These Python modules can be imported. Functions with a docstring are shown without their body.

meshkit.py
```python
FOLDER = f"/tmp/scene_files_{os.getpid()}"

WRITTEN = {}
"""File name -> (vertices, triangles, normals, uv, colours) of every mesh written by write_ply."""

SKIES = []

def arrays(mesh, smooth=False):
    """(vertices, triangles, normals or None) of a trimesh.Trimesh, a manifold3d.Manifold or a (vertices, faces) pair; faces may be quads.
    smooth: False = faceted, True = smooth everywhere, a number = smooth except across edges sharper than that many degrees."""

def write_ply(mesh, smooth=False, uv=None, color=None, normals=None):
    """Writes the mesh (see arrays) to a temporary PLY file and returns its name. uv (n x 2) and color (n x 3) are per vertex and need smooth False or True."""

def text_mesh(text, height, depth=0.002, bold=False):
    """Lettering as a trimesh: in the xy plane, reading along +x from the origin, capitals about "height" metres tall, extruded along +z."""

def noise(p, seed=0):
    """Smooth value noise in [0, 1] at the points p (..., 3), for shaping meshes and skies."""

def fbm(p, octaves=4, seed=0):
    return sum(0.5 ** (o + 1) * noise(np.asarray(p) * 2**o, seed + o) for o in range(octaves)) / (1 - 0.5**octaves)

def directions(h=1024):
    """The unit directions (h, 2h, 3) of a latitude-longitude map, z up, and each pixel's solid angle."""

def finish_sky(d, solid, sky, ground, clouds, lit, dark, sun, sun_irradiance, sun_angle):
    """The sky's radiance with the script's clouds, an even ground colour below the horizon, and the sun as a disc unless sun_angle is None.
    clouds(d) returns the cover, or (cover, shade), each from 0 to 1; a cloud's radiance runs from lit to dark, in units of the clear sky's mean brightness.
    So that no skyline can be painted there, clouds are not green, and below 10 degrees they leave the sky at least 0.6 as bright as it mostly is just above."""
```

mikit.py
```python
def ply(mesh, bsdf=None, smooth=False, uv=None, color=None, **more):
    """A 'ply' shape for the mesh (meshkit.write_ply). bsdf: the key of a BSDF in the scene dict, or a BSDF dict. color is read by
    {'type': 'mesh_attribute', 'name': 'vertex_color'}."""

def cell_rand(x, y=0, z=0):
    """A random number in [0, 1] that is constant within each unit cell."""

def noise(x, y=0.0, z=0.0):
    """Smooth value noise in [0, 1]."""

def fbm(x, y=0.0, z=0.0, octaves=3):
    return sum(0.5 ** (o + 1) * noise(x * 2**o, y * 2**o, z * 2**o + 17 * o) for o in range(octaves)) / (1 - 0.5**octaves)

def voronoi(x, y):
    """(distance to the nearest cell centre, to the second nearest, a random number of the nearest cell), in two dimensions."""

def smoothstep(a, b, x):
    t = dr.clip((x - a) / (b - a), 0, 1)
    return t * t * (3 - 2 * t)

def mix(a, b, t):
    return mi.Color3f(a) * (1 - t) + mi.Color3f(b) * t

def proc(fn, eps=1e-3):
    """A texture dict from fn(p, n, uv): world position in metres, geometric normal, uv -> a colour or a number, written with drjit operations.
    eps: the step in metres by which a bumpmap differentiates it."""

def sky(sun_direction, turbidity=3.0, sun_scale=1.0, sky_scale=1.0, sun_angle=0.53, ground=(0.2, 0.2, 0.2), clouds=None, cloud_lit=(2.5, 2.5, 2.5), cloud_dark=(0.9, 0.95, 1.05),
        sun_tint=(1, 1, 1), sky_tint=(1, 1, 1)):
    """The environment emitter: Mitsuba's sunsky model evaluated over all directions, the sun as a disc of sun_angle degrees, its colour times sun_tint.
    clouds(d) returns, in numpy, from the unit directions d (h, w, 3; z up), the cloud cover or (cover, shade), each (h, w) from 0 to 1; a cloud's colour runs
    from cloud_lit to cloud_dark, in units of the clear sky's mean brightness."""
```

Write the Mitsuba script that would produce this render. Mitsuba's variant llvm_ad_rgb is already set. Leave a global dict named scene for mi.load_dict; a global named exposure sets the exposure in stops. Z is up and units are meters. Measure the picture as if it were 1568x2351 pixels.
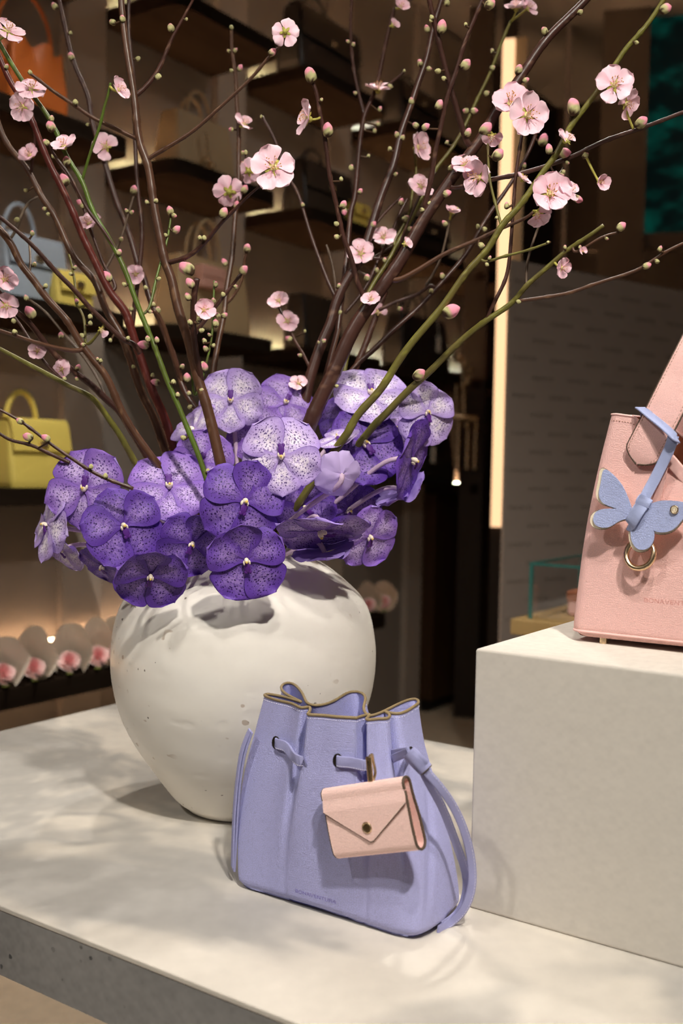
import math, random
import numpy as np, trimesh, mitsuba as mi, drjit as dr
import mikit, meshkit
from mikit import noise, fbm, voronoi, smoothstep, mix
from scipy.interpolate import CubicSpline
from shapely.geometry import Polygon, LineString, Point
T = mi.ScalarTransform4f
scene, labels = {}, {}

# ------------------------------------------------------------------ camera
F, YAW, PIT, ROL = 2388.5, .6005, .0435, .0191
IW, IH = 1568, 2351
CAM = np.array([0, 0, 1.21])
_f = np.array([-math.sin(YAW)*math.cos(PIT), math.cos(YAW)*math.cos(PIT), -math.sin(PIT)])
_r0 = np.array([math.cos(YAW), math.sin(YAW), 0]); _u0 = np.cross(_r0, _f)
_r = _r0*math.cos(ROL) + _u0*math.sin(ROL); _u = -_r0*math.sin(ROL) + _u0*math.cos(ROL)
scene['camera'] = {'type': 'thinlens', 'fov': math.degrees(2*math.atan(IW/2/F)), 'fov_axis': 'x', 'aperture_radius': .0042, 'focus_distance': 1.2,
                   'to_world': T().look_at(origin=CAM.tolist(), target=(CAM+_f).tolist(), up=_u.tolist()), 'near_clip': .05, 'far_clip': 60.0}
exposure = 0.0
# the concourse beyond the open shop front: dim even light
scene['concourse'] = {'type': 'constant', 'radiance': {'type': 'rgb', 'value': [.088, .078, .068]}, 'sampling_weight': 6.0}
# spotlights on the ceiling track (x, y, z, target, radiance, beam half angle)
SPOTS = [((.55, -.05, 2.75), (-.75, 1.03, .95), 3500, 24, (1, .93, .83)),
         ((-1.05, -.75, 2.75), (-.62, .98, .95), 1200, 24, (1, .94, .85)),
         ((-.95, 1.75, 2.75), (-.60, .92, .85), 1150, 26, (1, .94, .85)),
         ((.05, .15, 2.75), (-.45, 1.0, .9), 1050, 24, (1, .94, .85)),
         ((-1.25, 1.45, 3.1), (-2.2, 1.62, .40), 3000, 29, (1, .92, .82)),
         ((-1.25, 3.1, 3.1), (-2.4, 3.2, 1.5), 260, 40, (1, .93, .84))]

def ray(x, y): return _f + _r*(x-IW/2)/F - _u*(y-IH/2)/F
def at(x, y, d): return CAM + ray(x, y)*d
def onx(x, y, v): r = ray(x, y); return CAM + r*v/r[0]
def ony(x, y, v): r = ray(x, y); return CAM + r*v/r[1]
def onz(x, y, v): r = ray(x, y); return CAM + r*(v-CAM[2])/r[2]

# ------------------------------------------------------------------ helpers
def lin(c):
    if isinstance(c, str): c = [int(c[i:i+2], 16) for i in (0, 2, 4)]
    c = np.asarray(c, float)/255
    return np.where(c <= .04045, c/12.92, ((c+.055)/1.055)**2.4)
def rgb(c): return {'type': 'rgb', 'value': [float(v) for v in (lin(c) if (isinstance(c, str) or max(c) > 1) else c)]}
VC = {'type': 'mesh_attribute', 'name': 'vertex_color'}
def mat(name, color, rough=.5, spec=.5, two=True, **kw):
    b = {'type': 'principled', 'base_color': color if isinstance(color, dict) else rgb(color), 'roughness': rough, 'specular': spec, **kw}
    scene[name] = {'type': 'twosided', 'bsdf': b} if two else b
def bumpmat(name, color, tex, scale, rough=.5, spec=.5, **kw):
    scene[name] = {'type': 'twosided', 'bsdf': {'type': 'bumpmap', 'arbitrary': tex, 'scale': scale,
                   'bsdf': {'type': 'principled', 'base_color': color if isinstance(color, dict) else rgb(color), 'roughness': rough, 'specular': spec, **kw}}}
def free(key):
    if key not in labels and key not in scene and key not in used: used.add(key); return key
    n = 1
    while f'{key}_{n:03d}' in used or f'{key}_{n:03d}' in scene: n += 1
    k = f'{key}_{n:03d}'; used.add(k); return k
used = set()
def thing(name, label, cat, group=None):
    k = free(name); labels[k] = {'label': label, 'category': cat}
    if group: labels[k]['group'] = group
    return k
def add(name, mesh, m, parent=None, smooth=False, label=None, kind=None, **kw):
    k = free(f'{parent}__{name}' if parent else name)
    scene[k] = mikit.ply(mesh, m, smooth=smooth, **kw)
    if label or kind:
        labels.setdefault(k, {})
        if label: labels[k]['label'] = label
        if kind: labels[k]['kind'] = kind
    return k
def put(key, mesh, m, smooth=False, **kw):      # a thing that is one mesh
    scene[key] = mikit.ply(mesh, m, smooth=smooth, **kw); used.add(key)
def struct(name, mesh, m, parent=None, smooth=False, label=None, **kw):
    k = add(name, mesh, m, parent, smooth, **kw)
    if not parent: labels[k] = {'kind': 'structure', **({'label': label} if label else {})}
    return k
cat = trimesh.util.concatenate
def box(x0, x1, y0, y1, z0, z1):
    m = trimesh.creation.box((x1-x0, y1-y0, z1-z0)); m.apply_translation(((x0+x1)/2, (y0+y1)/2, (z0+z1)/2)); return m
def rbox(x0, x1, y0, y1, z0, z1, r=.002, seg=3):
    """box with rounded edges"""
    import manifold3d as m3
    s = m3.Manifold.sphere(r, seg*4)
    parts = [s.translate((x, y, z)) for x in (x0+r, x1-r) for y in (y0+r, y1-r) for z in (z0+r, z1-r)]
    m = m3.Manifold.batch_hull(parts).to_mesh()
    return trimesh.Trimesh(m.vert_properties[:, :3], m.tri_verts, process=False)
def extr(poly, h, z0=0):
    m = trimesh.creation.extrude_polygon(poly, h, engine='earcut'); m.apply_translation((0, 0, z0)); return m
def spline(pts, n, closed=False, alpha=.5):
    p = np.asarray(pts, float)
    if closed: p = np.vstack([p, p[:1]])
    d = np.linalg.norm(np.diff(p[:, :3] if p.shape[1] > 3 else p, axis=0), axis=1)**alpha
    t = np.r_[0, np.cumsum(np.maximum(d, 1e-9))]
    if len(p) == 2: return p[0] + (p[1]-p[0])*np.linspace(0, 1, n)[:, None]
    cs = CubicSpline(t, p, bc_type='periodic' if closed else 'natural')
    return cs(np.linspace(0, t[-1], n, endpoint=not closed))
def frames(p, closed=False, up=None):
    t = (np.roll(p, -1, 0)-np.roll(p, 1, 0)) if closed else np.gradient(p, axis=0)
    t /= np.linalg.norm(t, axis=1, keepdims=True)+1e-12
    a = np.zeros_like(t)
    if up is not None:
        a = np.cross(np.broadcast_to(up, t.shape), t); a /= np.linalg.norm(a, axis=1, keepdims=True)+1e-12
    else:
        v = np.array([0, 0, 1.]) if abs(t[0, 2]) < .9 else np.array([1., 0, 0])
        x = np.cross(v, t[0]); a[0] = x/np.linalg.norm(x)
        for i in range(1, len(p)):
            x = a[i-1]-t[i]*(a[i-1] @ t[i]); a[i] = x/np.linalg.norm(x)
    return t, a, np.cross(t, a)
def tube(p, r, sides=8, closed=False, up=None, flat=1.0, caps=True, uvs=False, prof=None):
    """sweep of a circle (or of an ellipse: flat = ratio along b) along p"""
    p = np.asarray(p, float); n = len(p); t, a, b = frames(p, closed, up)
    r = np.broadcast_to(r, (n,)); ang = np.arange(sides)*2*np.pi/sides
    c, s = (np.cos(ang), np.sin(ang)*flat) if prof is None else (prof[:, 0], prof[:, 1])
    sides = len(c)
    v = (p[:, None]+r[:, None, None]*(c[None, :, None]*a[:, None]+s[None, :, None]*b[:, None])).reshape(-1, 3)
    f = []
    m = n if closed else n-1
    i, j = np.meshgrid(np.arange(m), np.arange(sides), indexing='ij'); i2 = (i+1) % n; j2 = (j+1) % sides
    q = np.stack([i*sides+j, i*sides+j2, i2*sides+j2, i2*sides+j], -1).reshape(-1, 4)
    f = np.vstack([q[:, [0, 1, 2]], q[:, [0, 2, 3]]])
    if caps and not closed:
        v = np.vstack([v, p[:1], p[-1:]]); k = np.arange(sides)
        f = np.vstack([f, np.stack([(k+1) % sides, k, k*0+n*sides], 1), np.stack([(n-1)*sides+k, (n-1)*sides+(k+1) % sides, k*0+n*sides+1], 1)])
    return trimesh.Trimesh(v, f, process=False)
def strap_prof(w, t, k=3):
    """rounded flat strap section: half width w along a, half thickness t along b"""
    pts = []
    for cx, a0 in ((w-t, -90), (-(w-t), 90)):
        for d in np.linspace(a0, a0+180, k+2): pts.append((cx+t*math.cos(math.radians(d)), t*math.sin(math.radians(d))))
    return np.array(pts)
def grid_faces(n, m, wrap=False):
    i, j = np.meshgrid(np.arange(n-1), np.arange(m if wrap else m-1), indexing='ij'); j2 = (j+1) % m
    q = np.stack([i*m+j, i*m+j2, (i+1)*m+j2, (i+1)*m+j], -1).reshape(-1, 4)
    return np.vstack([q[:, [0, 1, 2]], q[:, [0, 2, 3]]])
def lathe(prof, n=64, center=(0, 0)):
    prof = np.asarray(prof, float); ang = np.arange(n)*2*np.pi/n
    v = np.stack([prof[:, :1]*np.cos(ang)+center[0], prof[:, :1]*np.sin(ang)+center[1], np.broadcast_to(prof[:, 1:2], (len(prof), n))], -1).reshape(-1, 3)
    return trimesh.Trimesh(v, grid_faces(len(prof), n, True)[:, ::-1], process=False)
def ball(c, r, s=2):
    m = trimesh.creation.icosphere(s, 1.0); m.vertices = m.vertices*np.asarray(r)+np.asarray(c); return m
def frame_from(z, x=None):
    z = np.asarray(z, float)/np.linalg.norm(z)
    x = np.array([1., 0, 0]) if x is None else np.asarray(x, float)
    x = x-z*(x @ z); x /= np.linalg.norm(x)
    return np.stack([x, np.cross(z, x), z], 1)
def torus(c, n, R, r, a=40, b=12):
    M = frame_from(n, [1, 0, 0.01] if abs(n[0]) < .9 else [0, 1, 0]); t = np.arange(a)*2*np.pi/a
    p = np.asarray(c)+(M @ np.stack([R*np.cos(t), R*np.sin(t), 0*t])).T
    return tube(p, r, b, closed=True, up=M[:, 2])

# ------------------------------------------------------------------ materials
def marble(p, n, uv):
    w = fbm(p.x*3.1, p.y*3.1, p.z*3.1, 3)
    v = fbm(p.x*4.5+2.5*w, p.y*6.5+1.5*w, p.z*5+3, 4)
    cloud = smoothstep(.40, .60, v)
    vein = smoothstep(.07, .0, dr.abs(fbm(p.x*3.4+1.8*w+7, p.y*4.6-1.6*w, p.z*4, 3)-.5))
    fine = fbm(p.x*60, p.y*60, p.z*60, 2)
    c = mix((.655, .61, .54), (.40, .385, .36), cloud*1.0)
    c = mix(c, (.40, .385, .36), vein*.85*smoothstep(.35, .65, w))
    return c*(.95+.10*fine)
def concrete(p, n, uv):
    a = fbm(p.x*9, p.y*9, p.z*14, 3); b = fbm(p.x*130, p.y*130, p.z*130, 2)
    pit = smoothstep(.76, .84, noise(p.x*150, p.y*150, p.z*150))*smoothstep(.5, .7, noise(p.x*23, p.y*23, p.z*23))
    c = mix((.20, .195, .19), (.30, .29, .28), a)*(.86+.28*b)
    return mix(c, (.08, .08, .08), pit)
def plinthstone(p, n, uv):
    a = fbm(p.x*5, p.y*5, p.z*3.5, 3); b = fbm(p.x*160, p.y*160, p.z*160, 2)
    return mix((.49, .46, .41), (.59, .555, .50), a)*(.94+.12*b)
def glaze(p, n, uv):
    a = fbm(p.x*14+p.z*6, p.y*14, p.z*22, 3)
    s = smoothstep(.80, .86, noise(p.x*95, p.y*95, p.z*95))*smoothstep(.52, .70, noise(p.x*21+4, p.y*21, p.z*21))
    d = smoothstep(.905, .93, noise(p.x*170+3, p.y*170, p.z*170))*smoothstep(.55, .7, noise(p.x*30, p.y*30+9, p.z*30))
    c = mix((.735, .70, .635), (.80, .775, .72), a)
    c = mix(c, (.36, .27, .19), s*.65)
    return mix(c, (.10, .08, .07), d*.8)
def glaze_bump(p, n, uv):
    sw = fbm(p.x*10+p.z*22, p.y*10+p.z*9, p.z*14, 3)
    dn = smoothstep(.74, .86, noise(p.x*70, p.y*70, p.z*70))
    return sw*1.0-dn*.28
def pebble(p, n, uv):
    d1, d2, r = voronoi(uv.x*520+.5*noise(uv.x*200, uv.y*200), uv.y*430)
    return smoothstep(.0, .30, d2-d1)*(.8+.2*r)
def pebble_big(p, n, uv):
    d1, d2, r = voronoi(uv.x*430, uv.y*390+.6*noise(uv.x*160, uv.y*160))
    return smoothstep(.0, .30, d2-d1)*(.8+.2*r)
def wood_dark(p, n, uv):
    g = fbm(p.x*30, p.y*3, p.z*60, 3)
    return mix((.010, .0068, .005), (.022, .015, .0105), g)
def floorstone(p, n, uv):
    return mix((.50, .41, .30), (.60, .50, .38), fbm(p.x*2.2, p.y*8, 0, 4))*(.94+.12*fbm(p.x*50, p.y*50, 1, 2))

mat('mat_marble', mikit.proc(marble), .55, .35)
mat('mat_concrete', mikit.proc(concrete), .8, .2)
mat('mat_plinth', mikit.proc(plinthstone), .85, .15)
bumpmat('mat_vase', mikit.proc(glaze), mikit.proc(glaze_bump, 2e-3), .0013, .33, .45)
PB, PBB = mikit.proc(pebble, 2.5e-4), mikit.proc(pebble_big, 3e-4)
LAV, PINK, BLUSH, PERI = 'aaabdb', 'f0c2bc', 'fad5cd', 'a9b4de'
def grained(c, fn, lo):
    a = tuple(float(q) for q in lin(c)); b = tuple(q*lo for q in a)
    return mikit.proc(lambda p, n, uv: mix(b, a, fn(p, n, uv)))
bumpmat('mat_lavender', grained(LAV, pebble, .84), PB, .00035, .48, .4)
TOTE_C = grained(PINK, pebble, .87)
bumpmat('mat_pink', TOTE_C, PB, .00035, .48, .4)
bumpmat('mat_blush', grained(BLUSH, pebble_big, .87), PBB, .0003, .48, .4)
bumpmat('mat_peri', grained(PERI, pebble_big, .84), PBB, .0003, .48, .4)
mat('mat_lav_plain', LAV, .5, .4)
mat('mat_pink_plain', PINK, .5, .4)
mat('mat_lav_thread', 'd9d6ea', .7, .2)
mat('mat_edge_tan', '8c7a5a', .55, .3)
mat('mat_edge_dark', '54463a', .55, .3)
mat('mat_hole', '1c1712', .7, .2)
mat('mat_cream', 'e9dcc2', .5, .3)
mat('mat_suede', 'b9795c', .9, .1)
scene['mat_gold'] = {'type': 'twosided', 'bsdf': {'type': 'roughconductor', 'material': 'none', 'alpha': .12, 'specular_reflectance': rgb((.86, .66, .42))}}
mat('mat_gold_dark', '3a2c12', .4, .5)
mat('mat_wall', '8e867e', .85, .2)
mat('mat_pilaster', 'b0a59a', .85, .2)
scene['mat_shelf'] = {'type': 'twosided', 'bsdf': {'type': 'diffuse', 'reflectance': mikit.proc(wood_dark)}}
mat('mat_floor', mikit.proc(floorstone), .6, .3)
mat('mat_black', '0b0a0a', .5, .3)
mat('mat_vc', VC, .5, .4)
mat('mat_vc_rough', VC, .8, .2)

# ------------------------------------------------------------------ room shell
WX, WY = -2.6, 5.05
struct('floor', box(-4.2, 3.2, -2.2, 6.6, -.05, 0), 'mat_floor')
struct('ceiling', box(-4.2, 3.2, -2.2, 6.6, 3.4, 3.45), 'mat_wall')

# ------------------------------------------------------------------ spotlights
for i, (o, g, L, half, tint) in enumerate(SPOTS):
    o, g = np.array(o), np.array(g); ax = (g-o)/np.linalg.norm(g-o); R = .06; L = L*.444; ln = R/math.tan(math.radians(half))
    s = thing('track_spotlight', f'{"black cylinder spotlight above the right end of the table, black cylinder spotlight over the customer side of the table, black cylinder spotlight behind the vase, black cylinder spotlight above the stone plinth, black cylinder spotlight aimed at the yellow bag, black cylinder spotlight aimed at the far shelves".split(", ")[i]} on the ceiling', 'spotlight')
    M = frame_from(ax); TM = np.eye(4); TM[:3, :3] = M; TM[:3, 3] = o
    h = lathe([(.001, -.05), (R+.006, -.05), (R+.006, ln*1.0), (R+.002, ln*1.0), (R+.002, 0), (.001, -.002)], 32); h.apply_transform(TM)
    add('housing', h, 'mat_black', s, 40)
    a = np.arange(24)*2*np.pi/24
    dv = np.vstack([[0, 0, .001], np.stack([R*.9*np.cos(a), R*.9*np.sin(a), 0*a+.001], 1)]); j = np.arange(24)
    dm = trimesh.Trimesh(dv, np.stack([j*0, j+1, (j+1) % 24+1], 1), process=False); dm.apply_transform(TM)
    kk = add('lamp', dm, 'mat_black', s)
    scene[kk]['emitter'] = {'type': 'area', 'radiance': {'type': 'rgb', 'value': [L*c for c in tint]}, 'sampling_weight': 12.0}
    st = tube([o-ax*.05, o-ax*.05+np.array([0, 0, .3])*1, np.array([o[0]-ax[0]*.05, o[1]-ax[1]*.05, 3.4])], .008, 8); add('stem', st, 'mat_black', s, 40)

# ------------------------------------------------------------------ table, plinth, vase
TZ = .75
t = thing('display_table', 'pale marble display table with a grey concrete edge in the foreground', 'table')
add('tabletop', rbox(-1.462, 1.1, .677, 1.526, TZ-.006, TZ, .0015), 'mat_marble', t, 30, label='pale veined marble top')
add('edge_slab', box(-1.4615, 1.0995, .6775, 1.5255, TZ-.0735, TZ-.006), 'mat_concrete', t, label='grey concrete edge')
add('base', box(-.7, .9, 1.0, 1.40, 0, TZ-.0735), 'mat_concrete', t)
PZ = 1.024
k = thing('display_plinth', 'stone coloured square plinth on the right of the marble table', 'plinth')
put(k, rbox(-.490, .32, .966, 1.40, TZ, PZ, .003), 'mat_plinth', 30)

VX, VY = -.8895, 1.0745
prof = spline([(.001, .7515), (.060, .7515), (.0725, .752), (.078, .757), (.088, .764), (.114, .796), (.1405, .834), (.161, .875), (.1725, .9125), (.1768, .95), (.1728, .993), (.1605, 1.029), (.1415, 1.051),
               (.1185, 1.070), (.098, 1.083), (.088, 1.090), (.086, 1.097), (.083, 1.1005), (.079, 1.098), (.079, 1.085), (.10, 1.06), (.15, .98), (.155, .92), (.09, .80), (.001, .775)], 130)
vm = lathe(prof, 120, (VX, VY))
d = (meshkit.fbm(vm.vertices*np.array([9, 9, 16]), 3, 5)-.5)*.0035
nr = vm.vertices-np.array([VX, VY, 0]); nr[:, 2] = 0; nr /= np.linalg.norm(nr, axis=1, keepdims=True)+1e-9
vm.vertices += nr*d[:, None]
k = thing('ceramic_vase', 'large round off-white glazed ceramic vase holding the orchids and blossom branches', 'vase')
put(k, vm, 'mat_vase', True)

# ------------------------------------------------------------------ drawstring bag
def loft(rim, base, h0, ztop, n=400, m=44, wpow=1.7, inset=.006, blur=26, bulge=.0, corner=.012):
    """rings between a base outline and a folded rim outline (both n x 2); ztop may vary along the ring"""
    conv = rim.copy()
    k = np.exp(-np.linspace(-2.2, 2.2, 2*blur+1)**2); k /= k.sum()
    for c in range(2): conv[:, c] = np.convolve(np.r_[rim[-blur:, c], rim[:, c], rim[:blur, c]], k, 'valid')
    ts = np.r_[0, np.linspace(0, 1, m)**1.0*.97+.03]; cen = base.mean(0)
    V = []
    for t in ts:
        w = np.clip((t-.2)/.62, 0, 1)**wpow
        q = base*(1-t)+conv*t+(rim-conv)*w
        o = q-cen; ln = np.linalg.norm(o, axis=1, keepdims=True)
        q = q+o/ln*(bulge*math.sin(math.pi*min(1, t*1.25)))
        if t < corner*4: q = q-o/ln*inset*(1-math.sqrt(max(0, 1-(1-t/(corner*4))**2)))
        V.append(np.c_[q, np.broadcast_to(h0+(ztop-h0)*t, (len(q),))])
    V = np.array(V); return V, ts
def outline(ctrl, n, key=0):
    return spline(ctrl, n, True)
def loft_mesh(V):
    m, n = V.shape[:2]
    v = np.vstack([V.reshape(-1, 3), V[0].mean(0)[None]]); j = np.arange(n)
    f = np.vstack([grid_faces(m, n, True), np.stack([(j+1) % n, j, j*0+m*n], 1)])
    return trimesh.Trimesh(v, f, process=False)

RZ = .955
C2 = lambda x, y: onz(600+x/3.136, 1550+y/3.136, RZ)[:2]
RB = [(25,150,-.717,.862),(120,185,-.695,.858),(250,222,-.665,.858),(300,238,-.657,.858),(352,243,-.650,.8585),(345,270,-.648,.8582),(335,282,-.646,.858),(375,290,-.637,.858),(450,294,-.62,.858),(560,305,-.592,.858),(680,312,-.565,.858),(735,296,-.552,.858),(778,287,-.550,.8585),(768,306,-.548,.8585),
      (757,320,-.546,.858),(790,324,-.54,.858),(850,318,-.528,.858),(920,306,-.514,.858),(915,282,-.510,.8585),(892,268,-.508,.859),(930,276,-.505,.86),(1010,276,-.497,.862),(1085,238,-.490,.873),(1131,194,-.488,.905),(1112,178,-.490,.920),(1050,186,-.493,.94),
      (960,225,-.497,.957),(870,270,-.505,.967),(800,294,-.515,.969),(756,284,-.53,.969),(737,240,-.545,.969),(748,168,-.565,.969),(700,126,-.585,.969),(630,129,-.60,.969),(550,174,-.62,.969),
      (460,213,-.64,.969),(380,221,-.655,.969),(325,198,-.668,.969),(297,140,-.68,.969),(245,78,-.69,.969),(187,60,-.70,.968),(145,86,-.711,.963),(162,126,-.716,.953),(230,168,-.718,.94),(282,196,-.719,.922),
      (180,166,-.719,.905),(88,146,-.719,.888),(42,141,-.719,.874)]
NB = 480
_rb = np.array([[*C2(a, b), c, d] for a, b, c, d in RB])
_tt = np.r_[0, np.cumsum(np.linalg.norm(np.diff(np.vstack([_rb, _rb[:1]])[:, 2:], axis=0), axis=1)**.8+.002)]
_cs = CubicSpline(_tt, np.vstack([_rb, _rb[:1]]), bc_type='periodic')(np.linspace(0, _tt[-1], NB, endpoint=False))
BV, BT = loft(_cs[:, :2], _cs[:, 2:], TZ+.0022, RZ, NB, 46, 1.25, .007, 30, .005)
for i_, t_ in enumerate(BT):      # the right end of the bag bellies out
    q_ = BV[i_]; w_ = np.clip((q_[:, 0]+.56)/.07, 0, 1)*math.sin(math.pi*min(1, t_/.98))**.8
    q_[:, 0] += .013*w_; q_[:, 1] += .006*w_*(q_[:, 1]-.91)/.05
    w2 = np.clip((-.64-q_[:, 0])/.07, 0, 1)*math.sin(math.pi*min(1, t_))
    q_[:, 0] -= .0095*w2
# rim height follows the folds a little
for i_, t_ in enumerate(BT):      # soft crease of the side gusset
    ks = [k for k, r_ in enumerate(RB) if r_[:2] == (1085, 238)][0]; dj = (np.arange(NB)-_tt[ks]/_tt[-1]*NB+NB/2) % NB-NB/2
    q_ = BV[i_]; o_ = q_[:, :2]-q_[:, :2].mean(0); o_ /= np.linalg.norm(o_, axis=1, keepdims=True)
    q_[:, :2] -= o_*(.0045*math.sin(math.pi*min(1, t_/.8))**2*(t_ < .8)*np.exp(-((dj-9*t_+2)/3.2)**2))[:, None]
bm = loft_mesh(BV)
per = np.r_[0, np.cumsum(np.linalg.norm(np.diff(BV[20], axis=0), axis=1))]
def grid_uv(V):
    m, n = V.shape[:2]; u = np.r_[0, np.cumsum(np.linalg.norm(np.diff(V[m//2], axis=0), axis=1))]
    return np.vstack([np.stack([np.broadcast_to(u, (m, n)), V[:, :, 2]], -1).reshape(-1, 2), [[0, 0]]])
bag = thing('drawstring_bag', 'lavender pebbled leather drawstring bag standing in front of the white vase', 'handbag')
add('body', bm, 'mat_lavender', bag, True, uv=grid_uv(BV))
add('rim_edge', tube(BV[-1]+[0, 0, .0006], .0016, 8, closed=True, up=[0, 0, 1]), 'mat_edge_tan', bag, True, label='tan painted rim edge')
BPX = [np.array([(IW/2+F*((p-CAM) @ _r)/((p-CAM) @ _f), IH/2-F*((p-CAM) @ _u)/((p-CAM) @ _f)) for p in row]) for row in BV]
_ncen = BV[:, :, :2].mean(1)
def bagpt(x, t, front=True, off=0.):
    i = int(np.argmin(abs(BT-t))); row, px = BV[i], BPX[i]
    ok = np.where(row[:, 1] < _ncen[i, 1]+.02)[0]
    cand = ok[np.argsort(abs(px[ok, 0]-x))[:6]]; j = cand[np.argmin(row[cand, 1])]
    tg = row[(j+1) % NB]-row[j-1]; nn = np.array([tg[1], -tg[0], 0]); nn /= np.linalg.norm(nn)
    if nn[1] > 0 and front: nn = -nn
    return row[j]+nn*off, nn
# stitches below the rim, every second one
st = []
rowz = BV[-2]*.75+BV[-1]*.25
for j in range(0, NB, 2):
    if rowz[j, 1] < .93 or j % 4 == 0:
        a_, b_ = rowz[j], rowz[(j+1) % NB]
        if .002 < np.linalg.norm(b_-a_) < .006 or True:
            tg = b_-a_; nn = np.array([tg[1], -tg[0], 0]); nn /= np.linalg.norm(nn)+1e-9
            st.append(tube([a_*.85+b_*.15+nn*.0004, a_*.15+b_*.85+nn*.0004], .0005, 4))
add('stitching', cat(st), 'mat_lav_thread', bag, kind='stuff')
# eyelets, drawstring between them
def strap(p, w=.0062, th=.0017, up=None, n=40):
    p = spline(p, n) if len(p) > 2 else spline(p, n)
    return tube(p, 1.0, up=up, prof=strap_prof(w, th))
TD = .795
def eyelet(x, t):
    p, nn = bagpt(x, t, off=.0006)
    m = tube((p+(frame_from(nn, [0, 0, 1.]) @ np.stack([.0062*np.cos(a6), .0044*np.sin(a6), 0*a6])).T), .0011, 6, closed=True, up=nn)
    dsc = trimesh.creation.cylinder(.001, .0006, sections=24); dsc.vertices[:, :2] *= [6.1, 4.3]; dsc.vertices = (frame_from(nn, [0, 0, 1.]) @ dsc.vertices.T).T+p
    add('eyelet', cat([m, dsc]), 'mat_hole', bag, 30)
a6 = np.arange(28)*2*np.pi/28
for x in (631, 780, 964): eyelet(x, TD if x < 900 else TD+.02)
def vidx(k): return int(round(_tt[k]/_tt[-1]*NB)) % NB
def ringpt(k, t): return BV[int(np.argmin(abs(BT-t)))][vidx(k)]
def string(p0, p1, sag=.0015, n=7, tw=0.):
    q = np.linspace(0, 1, n)[:, None]; P = p0+(p1-p0)*q; P[:, 2] -= sag*np.sin(np.pi*q[:, 0]); return P
KV = [i for i, r_ in enumerate(RB) if r_[:2] in ((352, 243), (778, 287), (892, 268))]
Y1 = np.array([0, -1., 0])
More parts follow.
